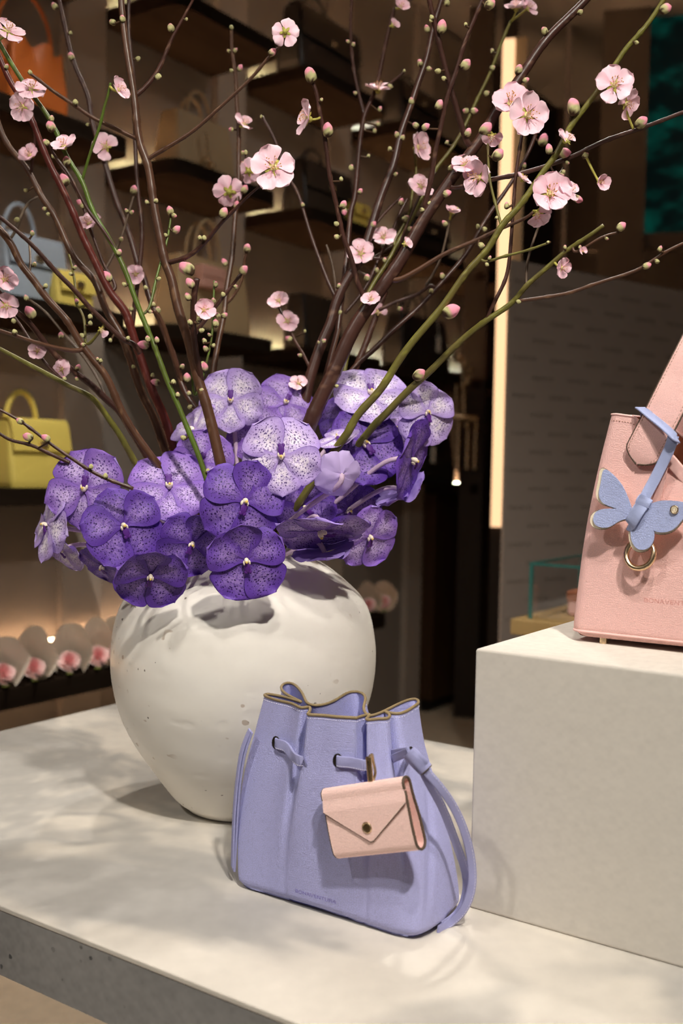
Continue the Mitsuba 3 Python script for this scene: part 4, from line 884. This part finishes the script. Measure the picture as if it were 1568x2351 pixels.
def branch(label, tone, px, r0, r1, d1, twigs=(), d0=None, power=1.0, into=True):
    key = thing('blossom_branch', label, 'branch'); sd = len(STEMS)+5
    d0 = (VD if d0 is None else d0)
    add_stem(key, 'stem', px, d0, d1, r0, r1, tone, sd, into, power); me = STEMS[-1]
    for i, tw in enumerate(twigs):
        p, a, b, dd, tn = tw[:5]
        q = me[1]; host = me
        # depth where the twig leaves its stem: nearest of this branch's own stems
        best = None
        for S in STEMS:
            if S[0] != key: continue
            j = int(np.argmin(np.hypot(S[1][:, 0]-p[0][0], S[1][:, 1]-p[0][1]))); ds = np.hypot(*(S[1][j]-p[0]))
            if best is None or ds < best[0]: best = (ds, float((S[2][j]-CAM) @ _f), S[1][j])
        add_stem(key, 'twig', [tuple(best[2])]+list(p) if best[0] > 6 else p, best[1], best[1]+dd, a, b, tn, sd*13+i)
    return key
branch('thickest brown blossom branch on the left, rising from the orchids to the top edge', 'brown', [(511, 1084), (492, 1000), (472, 923), (454, 867), (444, 827), (431, 776), (408, 704), (393, 638), (380, 602), (367, 541), (352, 460), (339, 378), (321, 327), (309, 230), (293, 128), (281, 31), (276, -30)], 13, 7, 1.24,
       [([(342, 364), (403, 327), (449, 296), (490, 260), (546, 209), (587, 168), (620, 128), (653, 97), (680, 72)], 5, 3, -.06, 'brown'), ([(314, 217), (347, 184), (372, 143), (393, 92), (418, 46), (443, 0)], 5.5, 3, .06, 'dark'),
        ([(313, 318), (245, 286), (204, 265), (168, 240), (122, 209), (92, 186), (66, 166)], 5, 3.4, -.05, 'brown'), ([(382, 604), (434, 587), (480, 546), (510, 510), (536, 484), (571, 449), (600, 424), (622, 400)], 6, 2.5, -.08, 'dark'),
        ([(462, 874), (446, 780), (444, 704), (447, 668), (452, 640)], 7.5, 7, -.05, 'dark'), ([(455, 742), (470, 716)], 3, 2.5, -.02, 'brown')], 1.25)
branch('deep red blossom branch leaning to the upper left corner, beside the green stem', 'red', [(400, 1040), (377, 959), (352, 903), (326, 831), (301, 755), (286, 714), (255, 673), (219, 602), (194, 551), (173, 500), (143, 434), (112, 372), (87, 311), (71, 270), (51, 230), (25, 189), (-20, 85)], 11, 6, 1.30,
       [([(265, 660), (245, 620), (230, 587), (204, 515), (189, 470), (168, 425), (148, 395), (120, 350)], 4, 2.5, .03, 'dark'), ([(240, 622), (276, 551), (291, 505), (306, 452)], 3.4, 2.6, .05, 'grey')])
branch('bright green blossom stem leaning left in front of the brown ones', 'green', [(478, 1112), (454, 1041), (429, 980), (408, 929), (383, 872), (357, 801), (332, 740), (306, 673), (281, 607), (240, 531), (209, 474), (189, 418), (158, 367), (133, 311), (102, 255), (61, 199), (31, 153), (-5, 92)], 6.5, 5, 1.22,
       [([(189, 414), (199, 378), (214, 332), (230, 286), (240, 245), (248, 219), (254, 190)], 3.4, 3, -.03, 'green'), ([(270, 580), (235, 526), (204, 485), (179, 439), (153, 393), (122, 352), (110, 325)], 4, 3, -.02, 'dark'),
        ([(338, 714), (357, 648), (375, 582), (386, 540), (392, 500)], 3.2, 2.6, .03, 'green')], 1.24)
branch('light brown blossom branch curving to the left edge at a quarter of the height', 'brown', [(398, 1072), (378, 1031), (357, 969), (332, 918), (316, 878), (296, 816), (270, 755), (240, 704), (219, 648), (179, 602), (148, 546), (122, 490), (97, 454), (71, 403), (46, 367), (15, 327), (-10, 262)], 10, 6, 1.40,
       [([(70, 400), (79, 340), (79, 286), (70, 240)], 3.4, 2.6, -.04, 'dark'), ([(62, 470), (40, 520), (24, 548)], 3.2, 3.4, .0, 'grey')], 1.40)
branch('shiny brown blossom branch reaching the left edge at mid height of the branches', 'brown', [(354, 1056), (327, 1020), (296, 974), (270, 923), (245, 867), (219, 832), (184, 786), (153, 735), (112, 689), (77, 643), (46, 602), (26, 561), (-8, 518)], 9, 8, 1.22,
       [([(184, 804), (107, 793), (51, 776), (-5, 757)], 5.5, 4, -.06, 'brown'), ([(67, 630), (70, 600), (66, 551)], 3, 2.5, .05, 'grey')], 1.28)
branch('purple brown thin blossom branch crossing in front on the left', 'dark', [(322, 812), (306, 790), (286, 781), (245, 745), (204, 704), (168, 663), (133, 628), (92, 582), (51, 541), (-8, 492)], 6.5, 4.5, 1.20, [([(200, 700), (179, 704), (173, 663), (163, 602), (158, 585)], 3.4, 2.6, .05, 'olive'), ([(199, 790), (194, 740), (180, 705)], 3.4, 3, .03, 'olive')], 1.28, into=False)
branch('dark blossom branch running down right from the left edge, lower left', 'dark', [(300, 985), (270, 940), (245, 918), (209, 883), (168, 852), (133, 821), (102, 786), (66, 740), (26, 704), (-8, 664)], 8.5, 6, 1.27, [([(240, 905), (200, 830), (150, 770), (105, 717), (70, 690)], 3.6, 2.6, .05, 'grey')], 1.36)
branch('olive brown lowest long blossom branch on the left', 'olive', [(308, 1058), (276, 1000), (255, 969), (230, 934), (204, 908), (163, 888), (133, 872), (77, 842), (-8, 797)], 7.5, 5, 1.25, [([(160, 886), (120, 850), (80, 800), (46, 745), (20, 715)], 4, 3, .06, 'dark')], 1.34)
branch('thin dark blossom branch right behind the thickest left branch', 'dark', [(303, 760), (309, 704), (319, 627), (326, 545), (324, 500), (318, 450), (311, 337), (309, 215), (306, 165), (297, 90), (296, 0)], 5, 4, 1.42, (), 1.42, into=False)
branch('thin dark twig crossing in front of the leftmost orchid', 'dark', [(306, 1122), (245, 1099), (207, 1080), (161, 1050), (111, 1015), (50, 969), (-6, 938)], 4.5, 3, 1.16, [([(112, 1016), (88, 1029)], 2.5, 2.2, .01, 'dark')], 1.19, into=False)
branch('purple twig just under the crossing twig at the left edge', 'dark', [(160, 1062), (115, 1042), (88, 1029), (61, 1019), (27, 1011), (-6, 992)], 4.4, 3.6, 1.30, (), 1.30, into=False)
branch('dark blossom branch from the orange bag down behind the thickest left branch', 'dark', [(470, 962), (424, 898), (403, 832), (388, 791), (367, 735), (347, 694), (332, 643), (318, 610), (301, 551), (276, 485), (255, 423), (240, 372), (212, 280), (204, 230), (189, 189), (168, 138), (148, 56), (132, -15)], 7.5, 5, 1.48, [([(420, 880), (395, 810), (372, 740), (352, 712)], 4.5, 5, -.03, 'brown')], 1.40)
branch('reddish brown slim upright blossom branch left of centre', 'brown', [(488, 880), (490, 857), (503, 775), (515, 719), (520, 668), (531, 602), (536, 551), (541, 485), (547, 434), (548, 357), (548, 296), (543, 230), (541, 179), (533, 122), (531, 66)], 7, 4, 1.52,
       [([(514, 702), (536, 679), (556, 638), (561, 600), (567, 578)], 4, 3, .05, 'brown'), ([(546, 430), (563, 390), (564, 352)], 3, 2.4, .02, 'dark')], 1.42)
branch('thin green twig with a fork of buds in front of the slim upright branch', 'dark', [(440, 778), (449, 765), (495, 704), (531, 658), (554, 628)], 4.5, 3.6, 1.26, [([(449, 908), (474, 832), (487, 765), (490, 704), (492, 645)], 3, 2.5, .02, 'green')], 1.27, into=False)
branch('thickest dark blossom branch of all, slanting to the top right', 'dark', [(712, 970), (732, 924), (757, 874), (783, 816), (809, 760), (845, 704), (885, 648), (926, 587), (972, 505), (1013, 444), (1059, 378), (1105, 316), (1146, 245), (1186, 189), (1217, 143), (1258, 87), (1309, 36), (1352, -8)], 18, 9, 1.26,
       [([(843, 708), (836, 684), (821, 649), (807, 596), (789, 546), (774, 479), (758, 408), (751, 357), (744, 306), (734, 255), (726, 212), (714, 182)], 6, 4.5, -.06, 'dark'), ([(1076, 330), (1059, 286), (1038, 214), (1018, 138), (998, 56), (984, -8)], 7, 5.5, -.05, 'dark'),
        ([(977, 476), (987, 423), (998, 357), (1013, 286), (1028, 219), (1049, 158), (1064, 107), (1084, 56), (1110, -6)], 6, 4.5, -.06, 'dark'), ([(1040, 430), (1125, 413), (1176, 403), (1242, 385), (1319, 357), (1380, 327), (1452, 301), (1508, 281), (1575, 255)], 5.5, 4.5, -.10, 'dark'),
        ([(906, 643), (972, 612), (1033, 577), (1095, 551), (1146, 526), (1207, 500), (1224, 486)], 6.5, 3.5, -.05, 'brown')], 1.30)
branch('second thick brown blossom branch, steeper, behind the thickest one', 'dark', [(700, 920), (710, 875), (739, 787), (760, 737), (771, 696), (807, 625), (824, 602), (848, 537), (872, 460), (890, 413), (905, 372), (915, 327), (928, 283), (943, 242), (964, 179), (979, 135), (992, 74), (1002, 36), (1016, -8)], 13, 5.5, 1.46,
       [([(775, 692), (757, 655), (736, 602), (716, 546), (698, 487), (681, 438), (663, 408), (633, 327), (602, 268)], 4.5, 3, .05, 'dark'), ([(773, 684), (763, 608), (749, 562)], 3, 2.4, .0, 'grey'), ([(712, 844), (694, 810), (679, 786), (658, 742), (640, 706)], 4, 3, .06, 'dark'),
        ([(850, 531), (886, 487), (921, 452)], 3, 2.4, .02, 'dark')], 1.42)
branch('slender dark blossom branch, third of the steep ones right of centre', 'dark', [(775, 760), (785, 680), (798, 567), (807, 479), (813, 459), (821, 383), (826, 332), (836, 268), (849, 237), (864, 199), (872, 166), (882, 115), (892, 71), (906, 18)], 7, 4, 1.55,
       [([(836, 262), (818, 191), (808, 128), (805, 64), (808, -6)], 4, 3.4, .04, 'dark'), ([(876, 200), (903, 186), (930, 164)], 3, 2.5, -.02, 'dark'), ([(812, 560), (850, 545), (895, 590), (925, 540), (950, 480), (975, 430), (1000, 395)][2:], 3.4, 2.4, -.04, 'dark'), ([(905, 560), (935, 500), (947, 440), (955, 400), (950, 340)], 3.2, 2.4, .03, 'olive')], 1.44)
branch('thin olive blossom branch pointing at the topmost blossom right of centre', 'olive', [(790, 860), (815, 745), (862, 643), (889, 602), (918, 549), (953, 487), (992, 403), (1013, 372), (1043, 332), (1074, 275), (1100, 219), (1125, 168), (1146, 112), (1172, 50)], 5, 3.4, 1.50, (), 1.42)
branch('stout olive green blossom branch from the upward orchid to the top right corner', 'olive', [(799, 992), (824, 949), (870, 898), (916, 827), (972, 755), (1023, 694), (1074, 622), (1120, 571), (1151, 520), (1186, 480), (1217, 439), (1248, 393), (1278, 352), (1304, 301), (1329, 265), (1375, 204), (1416, 143), (1441, 107), (1482, 61), (1528, -8)], 9.5, 5.5, 1.14,
       [([(1112, 600), (1146, 592), (1202, 577), (1263, 556)], 3.4, 2.6, -.04, 'olive'), ([(1150, 515), (1138, 470), (1126, 420), (1121, 370), (1120, 320)], 3.4, 2.6, .04, 'olive'), ([(1262, 380), (1280, 400), (1293, 385)], 2.5, 2.2, .02, 'grey')], 1.27)
branch('lowest right blossom branch, green and brown, forking to the right edge', 'olive', [(860, 975), (900, 935), (941, 893), (982, 857), (1033, 806), (1084, 760), (1125, 730), (1176, 694), (1207, 658), (1253, 617), (1299, 577), (1345, 546), (1386, 517)], 9, 4.5, 1.20,
       [([(1186, 692), (1242, 684), (1304, 673), (1355, 656), (1421, 635), (1472, 615), (1523, 582), (1575, 556)], 4.5, 3.5, -.08, 'brown'), ([(1320, 578), (1370, 551), (1418, 534)], 3.4, 2.8, -.02, 'brown'), ([(1209, 655), (1209, 617), (1217, 577), (1237, 520), (1250, 495)], 3.2, 2.6, .04, 'grey'),
        ([(1118, 732), (1140, 684), (1161, 638), (1171, 577), (1176, 510), (1181, 439), (1186, 388), (1199, 306)], 4.5, 3.6, -.02, 'dark')], 1.32)
branch('slim purple blossom branch rising between the two thick right ones and the light column', 'dark', [(800, 860), (824, 832), (860, 801), (901, 760), (947, 719), (992, 673), (1038, 622), (1074, 577), (1100, 531), (1125, 490), (1171, 423), (1212, 352), (1230, 308)], 6, 4, 1.48,
       [([(990, 655), (965, 672), (921, 689), (870, 712)], 3.8, 4.5, .0, 'dark'), ([(978, 655), (1008, 602), (1023, 551), (1033, 505)], 3.2, 2.6, .04, 'grey')], 1.42)
branch('short dark stem at the back beside the thick branches', 'dark', [(800, 905), (815, 851), (836, 798), (859, 737), (885, 670)], 8, 6, 1.52, (), 1.45)
branch('thin dark back twig between the two thick right branches', 'dark', [(792, 719), (824, 681), (850, 640), (874, 584), (895, 546), (915, 496), (935, 456)], 4, 3, 1.48, [([(820, 617), (858, 590), (900, 565)], 3, 2.4, .02, 'grey')], 1.46, into=False)

# ------------------------------------------------------------------ open blossoms and buds
mat('mat_blossom', VC, .6, .2, sheen=.2); mat('mat_calyx', VC, .7, .2); mat('mat_stamen', VC, .6, .2)
def nearest(x, y):
    best = None
    for S in STEMS:
        dd = np.hypot(S[1][:, 0]-x, S[1][:, 1]-y); j = int(np.argmin(dd))
        if best is None or dd[j] < best[0]: best = (dd[j], S, j)
    return best
BW = CubicSpline([0, .12, .3, .55, .75, .9, .97, 1], [.10, .22, .55, .95, 1.0, .74, .42, .0])
CP, CQ, CR = lin('f4c2d2'), lin('f8dde7'), lin('e58ca9')
def blossom(x, y, dia, face, roll, seed, opened=1.0, only=5, pink=.3):
    rng = np.random.RandomState(seed); _, S, j = nearest(x, y); a3 = S[2][j]; d = float((a3-CAM) @ _f)-.012
    c = at(x, y, d); R = dia*.59/F*d; n = camdir(face); n /= np.linalg.norm(n)
    up = _u-n*(_u @ n); up /= np.linalg.norm(up); rt = np.cross(up, n); M = np.stack([rt, up, n], 1); W3 = lambda P: (M @ (np.asarray(P)*R).T).T+c
    # calyx, stamens
    cal = ball((0, 0, -.12), (.16, .16, .16), 2); parts = [cal]
    for i in range(5):
        a = math.radians(roll+36+72*i); sp = ball((0, 0, 0), (.19, .10, .03), 1); R2 = np.array([[math.cos(a), -math.sin(a), 0], [math.sin(a), math.cos(a), 0], [0, 0, 1]]); sp.vertices = (R2 @ (sp.vertices+[.20, 0, -.03]).T).T; parts.append(sp)
    cm = cat(parts); cm.vertices = W3(cm.vertices)
    st_ = spline([c-n*R*.2, (c-n*R*.35)*.5+a3*.5, a3], 8); cm = cat([cm, tube(st_, np.linspace(.0014, .0016, 8), 6)])
    colr = np.tile(lin('b9b35a'), (len(cm.vertices), 1))*(.7+.4*rng.rand(len(cm.vertices), 1))
    k = add('blossom', cm, 'mat_calyx', S[0], True, color=colr)
    for i in range(only):
        phi = math.radians(roll+72*i+rng.uniform(-7, 7)); L = rng.uniform(.88, 1.02); Wd = rng.uniform(.39, .47); nu, nv = 9, 11
        u, v = np.meshgrid(np.linspace(-1, 1, nu), np.linspace(0, 1, nv)); w = Wd*np.maximum(BW(v), 0); notch = .05*np.exp(-(u/.25)**2)*v**6
        r_ = .10+v*(L-.1)*(1-notch)*(1-.05*u*u); lift = (1-opened)*1.2+rng.uniform(-.05, .22)
        z = lift*v**1.2*.7+.18*Wd*u*u*v+.05*np.sin(4*u+rng.rand()*6)*v+.04*np.sin(7*v+rng.rand()*6)*u
        r_ = r_*(1-.25*(1-opened)); er = np.array([math.cos(phi), math.sin(phi)]); et = np.array([-er[1], er[0]]); t_ = u*w
        P = np.stack([r_*er[0]+t_*et[0], r_*er[1]+t_*et[1], z], -1).reshape(-1, 3)
        vv, uu = v.reshape(-1, 1), u.reshape(-1, 1); vein = .5+.5*np.cos(uu*16)
        cc = CP*(1-vv)+CQ*vv; cc = cc*(1-.10*vein*(1-vv))+0; cc = cc*(1-pink*.55*(np.abs(uu)**2*.6+.4*vv))+CR*pink*.55*(np.abs(uu)**2*.6+.4*vv); cc = np.where(vv < .12, lin('d98a9c')*.5+cc*.5, cc)
        add('petal', trimesh.Trimesh(W3(P), grid_faces(nv, nu)[:, ::-1], process=False), 'mat_blossom', k, True, color=cc)
    sm, sc_ = [], []
    for i in range(16):
        a = i*2.4; rr = rng.uniform(.10, .34)*(.6+.4*opened); h = rng.uniform(.30, .52)
        p1 = np.array([rr*math.cos(a), rr*math.sin(a), h]); f_ = tube(W3([(.04*math.cos(a), .04*math.sin(a), .0), p1*.5+[0, 0, .06], p1]), .010*R, 4); t2 = ball(W3([p1])[0], .028*R, 0)
        sm += [f_, t2]; sc_ += [np.tile(lin('f3dfd0'), (len(f_.vertices), 1)), np.tile(lin('c98a3a'), (len(t2.vertices), 1))]
    eye = ball((0, 0, .02), (.15, .15, .05), 1); eye.vertices = W3(eye.vertices); sm.append(eye); sc_.append(np.tile(lin('d9d08a'), (len(eye.vertices), 1)))
    add('stamens', cat(sm), 'mat_stamen', k, True, color=np.vstack(sc_))
BL = [(17, 72, 74, (.5, .5, .6), 80, 1, 5, .25), (72, 205, 64, (.2, .4, .8), 30, 1, 5, .25), (52, 245, 62, (-.3, -.3, .8), 10, 1, 5, .2), (147, 335, 60, (-.1, .65, .7), 40, .8, 5, .15), (243, 337, 60, (.1, -.1, .95), 40, .95, 4, .15),
      (272, 206, 56, (.75, .25, .45), 60, .75, 5, .2), (655, 74, 60, (.1, .1, -1), 100, 1, 5, .2), (706, 272, 76, (-.80, .15, .45), 80, .8, 5, .2), (628, 385, 98, (.0, .05, 1), 96, 1, 5, .12), (561, 285, 50, (.4, .5, .6), 60, .8, 4, .4),
      (526, 440, 68, (-.2, .35, -.85), 70, .85, 5, .8), (572, 393, 54, (.2, .3, -.7), 20, .9, 5, .7), (204, 513, 58, (-.2, .5, .7), 20, .85, 5, .3), (311, 630, 42, (.0, -.1, .95), 60, .95, 5, .4), (468, 712, 52, (.35, .1, .9), 50, .6, 5, .55),
      (640, 690, 48, (-.2, .4, .7), 50, .95, 5, .35), (660, 738, 50, (.2, .2, .8), 20, .95, 5, .35), (10, 642, 58, (.5, .2, .7), 70, .85, 5, .7), (14, 702, 58, (.3, -.2, .8), 30, .95, 5, .35), (68, 356, 50, (-.2, .3, .8), 10, .7, 5, .7),
      (232, 757, 38, (.5, -.3, .7), -45, 1, 1, .2), (86, 806, 40, (.1, .2, .8), 10, .9, 5, .4), (142, 848, 46, (-.2, .1, .8), 40, .9, 5, .4), (868, 205, 62, (.1, .75, .45), 20, .8, 5, .4), (920, 15, 40, (.3, .3, .6), 20, .6, 5, .5), (902, 58, 30, (.4, .1, .6), 10, .6, 2, .6),
      (960, 338, 66, (.65, .0, .5), 80, .75, 5, .3), (1172, 238, 92, (-.1, .45, .8), 70, .75, 5, .4), (1210, 265, 94, (.25, -.1, .8), 20, .9, 5, .2), (1130, 312, 50, (-.2, -.6, .5), 200, 1, 3, .4), (1100, 408, 84, (-.70, -.1, .55), 70, .75, 5, .3), (1068, 378, 60, (-.1, .4, .7), 20, .95, 5, .4),
      (966, 428, 58, (.2, .3, .7), 100, .9, 5, .3), (1410, 196, 84, (-.05, .1, 1), 100, .95, 5, .25), (1438, 238, 66, (.4, -.45, .6), -60, .9, 4, .2), (1185, 18, 56, (-.1, .7, .5), 20, .85, 5, .15), (1212, 18, 46, (.4, .2, .6), -50, .8, 4, .2), (1262, 445, 96, (.05, .1, 1), 80, .72, 5, .45),
      (1303, 440, 62, (.5, .3, .6), 30, .85, 5, .5), (1234, 490, 62, (-.1, -.6, .5), 250, 1, 3, .25), (1378, 418, 42, (.3, -.2, .6), 90, .4, 5, .5), (1302, 322, 58, (.3, .3, .4), 40, .9, 3, .4), (1290, 615, 46, (.4, -.2, .5), 80, .85, 5, .7), (1337, 577, 22, (.2, .0, .7), 0, .5, 4, .9),
      (828, 582, 66, (-.1, .3, .7), 30, .9, 5, .3), (880, 545, 56, (.0, .4, .7), 100, .9, 5, .3), (852, 688, 46, (-.1, .4, .6), 60, .8, 5, .5), (868, 716, 42, (.2, -.2, .7), 20, .9, 3, .4), (1037, 488, 36, (.2, .6, .4), 60, .5, 5, .6), (685, 880, 42, (-.1, .4, .6), 60, .9, 5, .3), (1200, 412, 40, (.4, .5, .4), 20, .8, 5, .35), (930, 560, 34, (.2, -.1, .7), 0, 1, 2, .3)]
for i, b in enumerate(BL): blossom(*b[:5], 100+i, *b[5:])
def bud(x, y, size, ang, pink, seed):
    rng = np.random.RandomState(seed); _, S, j = nearest(x, y); a3 = S[2][j]; d = float((a3-CAM) @ _f)-.004
    c = at(x, y, d); R = size*(.82 if pink < .55 else .92)/F*d; a = math.radians(ang); dv = _r*math.cos(a)+_u*math.sin(a)-_f*rng.uniform(-.2, .35); dv /= np.linalg.norm(dv); M = frame_from(dv)
    g = .36+.04*rng.rand(); t = np.array([-.52, -.5, -.42, -.28, -.10, .08, .25, .38, .47, .52]); rad = np.array([.0, .12, .25, .34, .37, .36, .30, .20, .10, 0])*(1.0 if pink > .25 else 1.12)
    n = 9; al = np.arange(n)*2*np.pi/n; tw = np.array([1+.10*np.sin(3*al+q*3) for q in t])
    v = np.stack([rad[:, None]*tw*np.cos(al), rad[:, None]*tw*np.sin(al), np.broadcast_to(t[:, None], (10, n))], -1).reshape(-1, 3)
    m = trimesh.Trimesh((M @ (v*R).T).T+c, grid_faces(10, n, True), process=False)
    h = np.repeat(t, n)[:, None]+.12*np.sin(np.tile(al, 10)*2.5+seed)[:, None]; k = np.clip((h-(.40-.62*pink))/.12, 0, 1)
    green = lin('bdb984')*(.75+.4*rng.rand(len(h), 1)); pk = lin('f0a3b8')*(1-.35*np.clip(h+.3, 0, 1))+lin('d9567c')*.35*np.clip(h+.3, 0, 1)
    k = k*(1 if pink > .05 else 0); col = green*(1-k)+pk*k; col = np.where(h < -.36, lin('4a3828'), col)
    e = c-dv*R*.42; P = np.array([e, (e+a3)/2, a3]); st_ = tube(P, np.array([.0011, .0013, .0015]), 6)
    mm = cat([m, st_]); add('bud', mm, 'mat_calyx', S[0], True, color=np.vstack([col, np.tile(lin('4a3524'), (len(st_.vertices), 1))]))
BU = '''125 14 22 120 .5;163 130 22 100 .6;258 51 20 150 .2;281 43 22 95 .3;392 64 24 95 .1;162 76 12 80 0;317 135 16 20 0;365 174 17 -30 0;428 44 10 60 0;531 63 14 80 0;69 166 14 100 0;68 197 20 95 .1;15 153 16 60 .3;173 235 18 90 0;118 272 20 80 .3;116 290 30 110 .8;106 327 22 130 .3;123 358 18 90 .4;153 370 26 95 .6;201 286 11 180 0;625 120 24 45 .8;551 156 18 60 .8;531 297 14 170 .6;712 172 40 105 .6;752 298 36 88 .7;147 413 32 110 .9;307 436 24 70 .6;59 437 13 150 0;184 465 20 150 .8;337 464 14 110 .1;358 461 15 60 .1;390 484 24 100 .6;400 495 16 -20 .2;405 527 24 40 .8;513 488 32 60 .5;543 470 20 70 .7;561 434 24 60 .6;459 546 15 100 .1;567 570 24 75 .8;278 549 15 45 .1;273 579 20 60 .4;74 535 15 80 .1;695 470 13 110 .2;788 470 23 60 .7;791 486 20 -90 .8;773 544 17 150 .1;783 411 14 90 0;564 350 14 80 0;245 635 30 120 .8;79 607 15 60 .1;105 656 15 60 0;60 684 18 100 .3;31 737 15 100 0;69 717 34 120 .7;176 691 13 110 .9;285 653 15 130 0;334 661 15 100 0;428 617 44 140 .8;436 650 28 120 .8;431 681 24 110 .4;365 640 14 20 0;380 540 13 120 0;352 699 15 80 .1;362 712 20 70 .2;301 709 15 90 .1;329 791 30 180 .8;339 778 18 100 .2;360 780 18 95 .4;418 842 18 60 .3;357 877 24 170 .8;398 877 17 90 0;429 867 24 90 .7;436 934 15 30 0;408 906 15 90 .1;434 903 15 100 .1;469 783 18 110 .3;472 801 20 120 .4;490 793 13 60 0;469 842 24 95 .8;495 742 24 95 .4;500 724 18 120 .3;515 724 18 30 .7;495 653 18 80 .3;490 691 18 95 .3;559 620 26 45 .6;515 602 20 110 .7;512 676 15 110 0;140 770 18 90 .8;207 727 16 90 0;207 742 15 80 0;253 781 13 80 0;176 870 13 110 .2;306 842 13 110 0;224 824 11 90 .2;179 844 18 70 .8;46 967 24 150 .5;64 1003 28 160 .8;105 1005 24 150 .6;209 1071 15 80 0;242 1092 16 80 0;421 1005 18 150 .1;477 1081 15 80 .1;436 740 18 100 .2;663 778 20 150 .6;980 66 22 110 .4;1014 61 34 80 .7;1026 6 20 80 .2;1125 10 32 45 .7;964 145 20 100 .6;985 158 16 0 .1;1005 163 18 180 0;1069 148 32 50 .6;1069 56 13 90 0;1130 117 15 100 .3;1130 156 18 30 .2;1117 214 18 30 .1;1069 254 18 180 .2;1089 255 20 10 .6;1250 71 26 110 .4;1332 28 18 45 .2;1191 160 27 75 .6;1207 184 21 20 .5;1316 245 44 100 .6;1528 20 34 30 .7;1472 281 36 40 .6;1115 296 38 45 .8;1143 355 36 50 .8;1036 385 20 30 .6;1026 444 24 20 .7;1296 352 34 10 .8;1260 342 26 100 .7;1247 321 32 70 .8;1344 357 21 40 .3;1204 380 16 80 .4;1293 395 16 60 .1;1426 520 28 40 .6;1105 564 21 0 .1;1097 520 14 100 0;1163 472 20 90 .4;1327 457 26 -20 .9;1008 240 26 60 .7;977 291 23 30 .7;954 288 20 140 .2;911 309 18 110 .2;924 316 18 60 .3;895 342 15 90 .1;908 400 15 30 .3;944 232 20 90 .2;811 102 13 60 .2;827 439 16 60 .9;931 502 23 40 .3;921 464 20 70 .7;969 482 15 0 0;857 515 18 45 .6;806 385 18 70 .1;1074 304 23 60 .6;1026 327 13 60 .2;1036 714 46 20 .9;962 860 36 40 .7;1485 610 23 20 .6;1515 571 18 70 .3;1015 633 18 110 .1;990 668 15 60 .1;918 709 18 0 .5;842 638 20 70 .6;865 620 15 60 .1;883 597 15 80 .2;1021 513 20 130 .4;778 656 15 70 .3;786 653 15 80 .1;733 787 14 120 .2;743 782 18 70 .6;733 913 15 60 0;740 905 12 120 0;700 760 10 90 0;600 268 10 100 0;928 163 10 60 0;1258 556 10 40 0;872 250 16 60 .5;860 300 14 60 .1;868 284 14 100 .2;846 358 12 60 .1;1050 480 14 120 .3;1140 500 12 60 .1'''
for i, q in enumerate(BU.split(';')): bud(*[float(z) for z in q.split()], 400+i)

_rs = np.random.RandomState(77)
for i in range(70):      # small closed buds sitting along the stems
    S = STEMS[_rs.randint(len(STEMS))]; j = _rs.randint(3, len(S[1])-2); x_, y_ = S[1][j]
    if not (5 < x_ < 1560 and 5 < y_ < 900): continue
    t_ = S[1][j+1]-S[1][j-1]; a_ = math.degrees(math.atan2(-t_[1], t_[0])); sd = _rs.choice([-1, 1]); b_ = math.radians(a_+sd*70)
    r_ = S[3][j]*F/float((S[2][j]-CAM) @ _f)
    bud(x_+math.cos(b_)*(r_+4), y_-math.sin(b_)*(r_+4), _rs.uniform(12, 17), a_+sd*45, 0 if _rs.rand() < .6 else .3, 900+i)
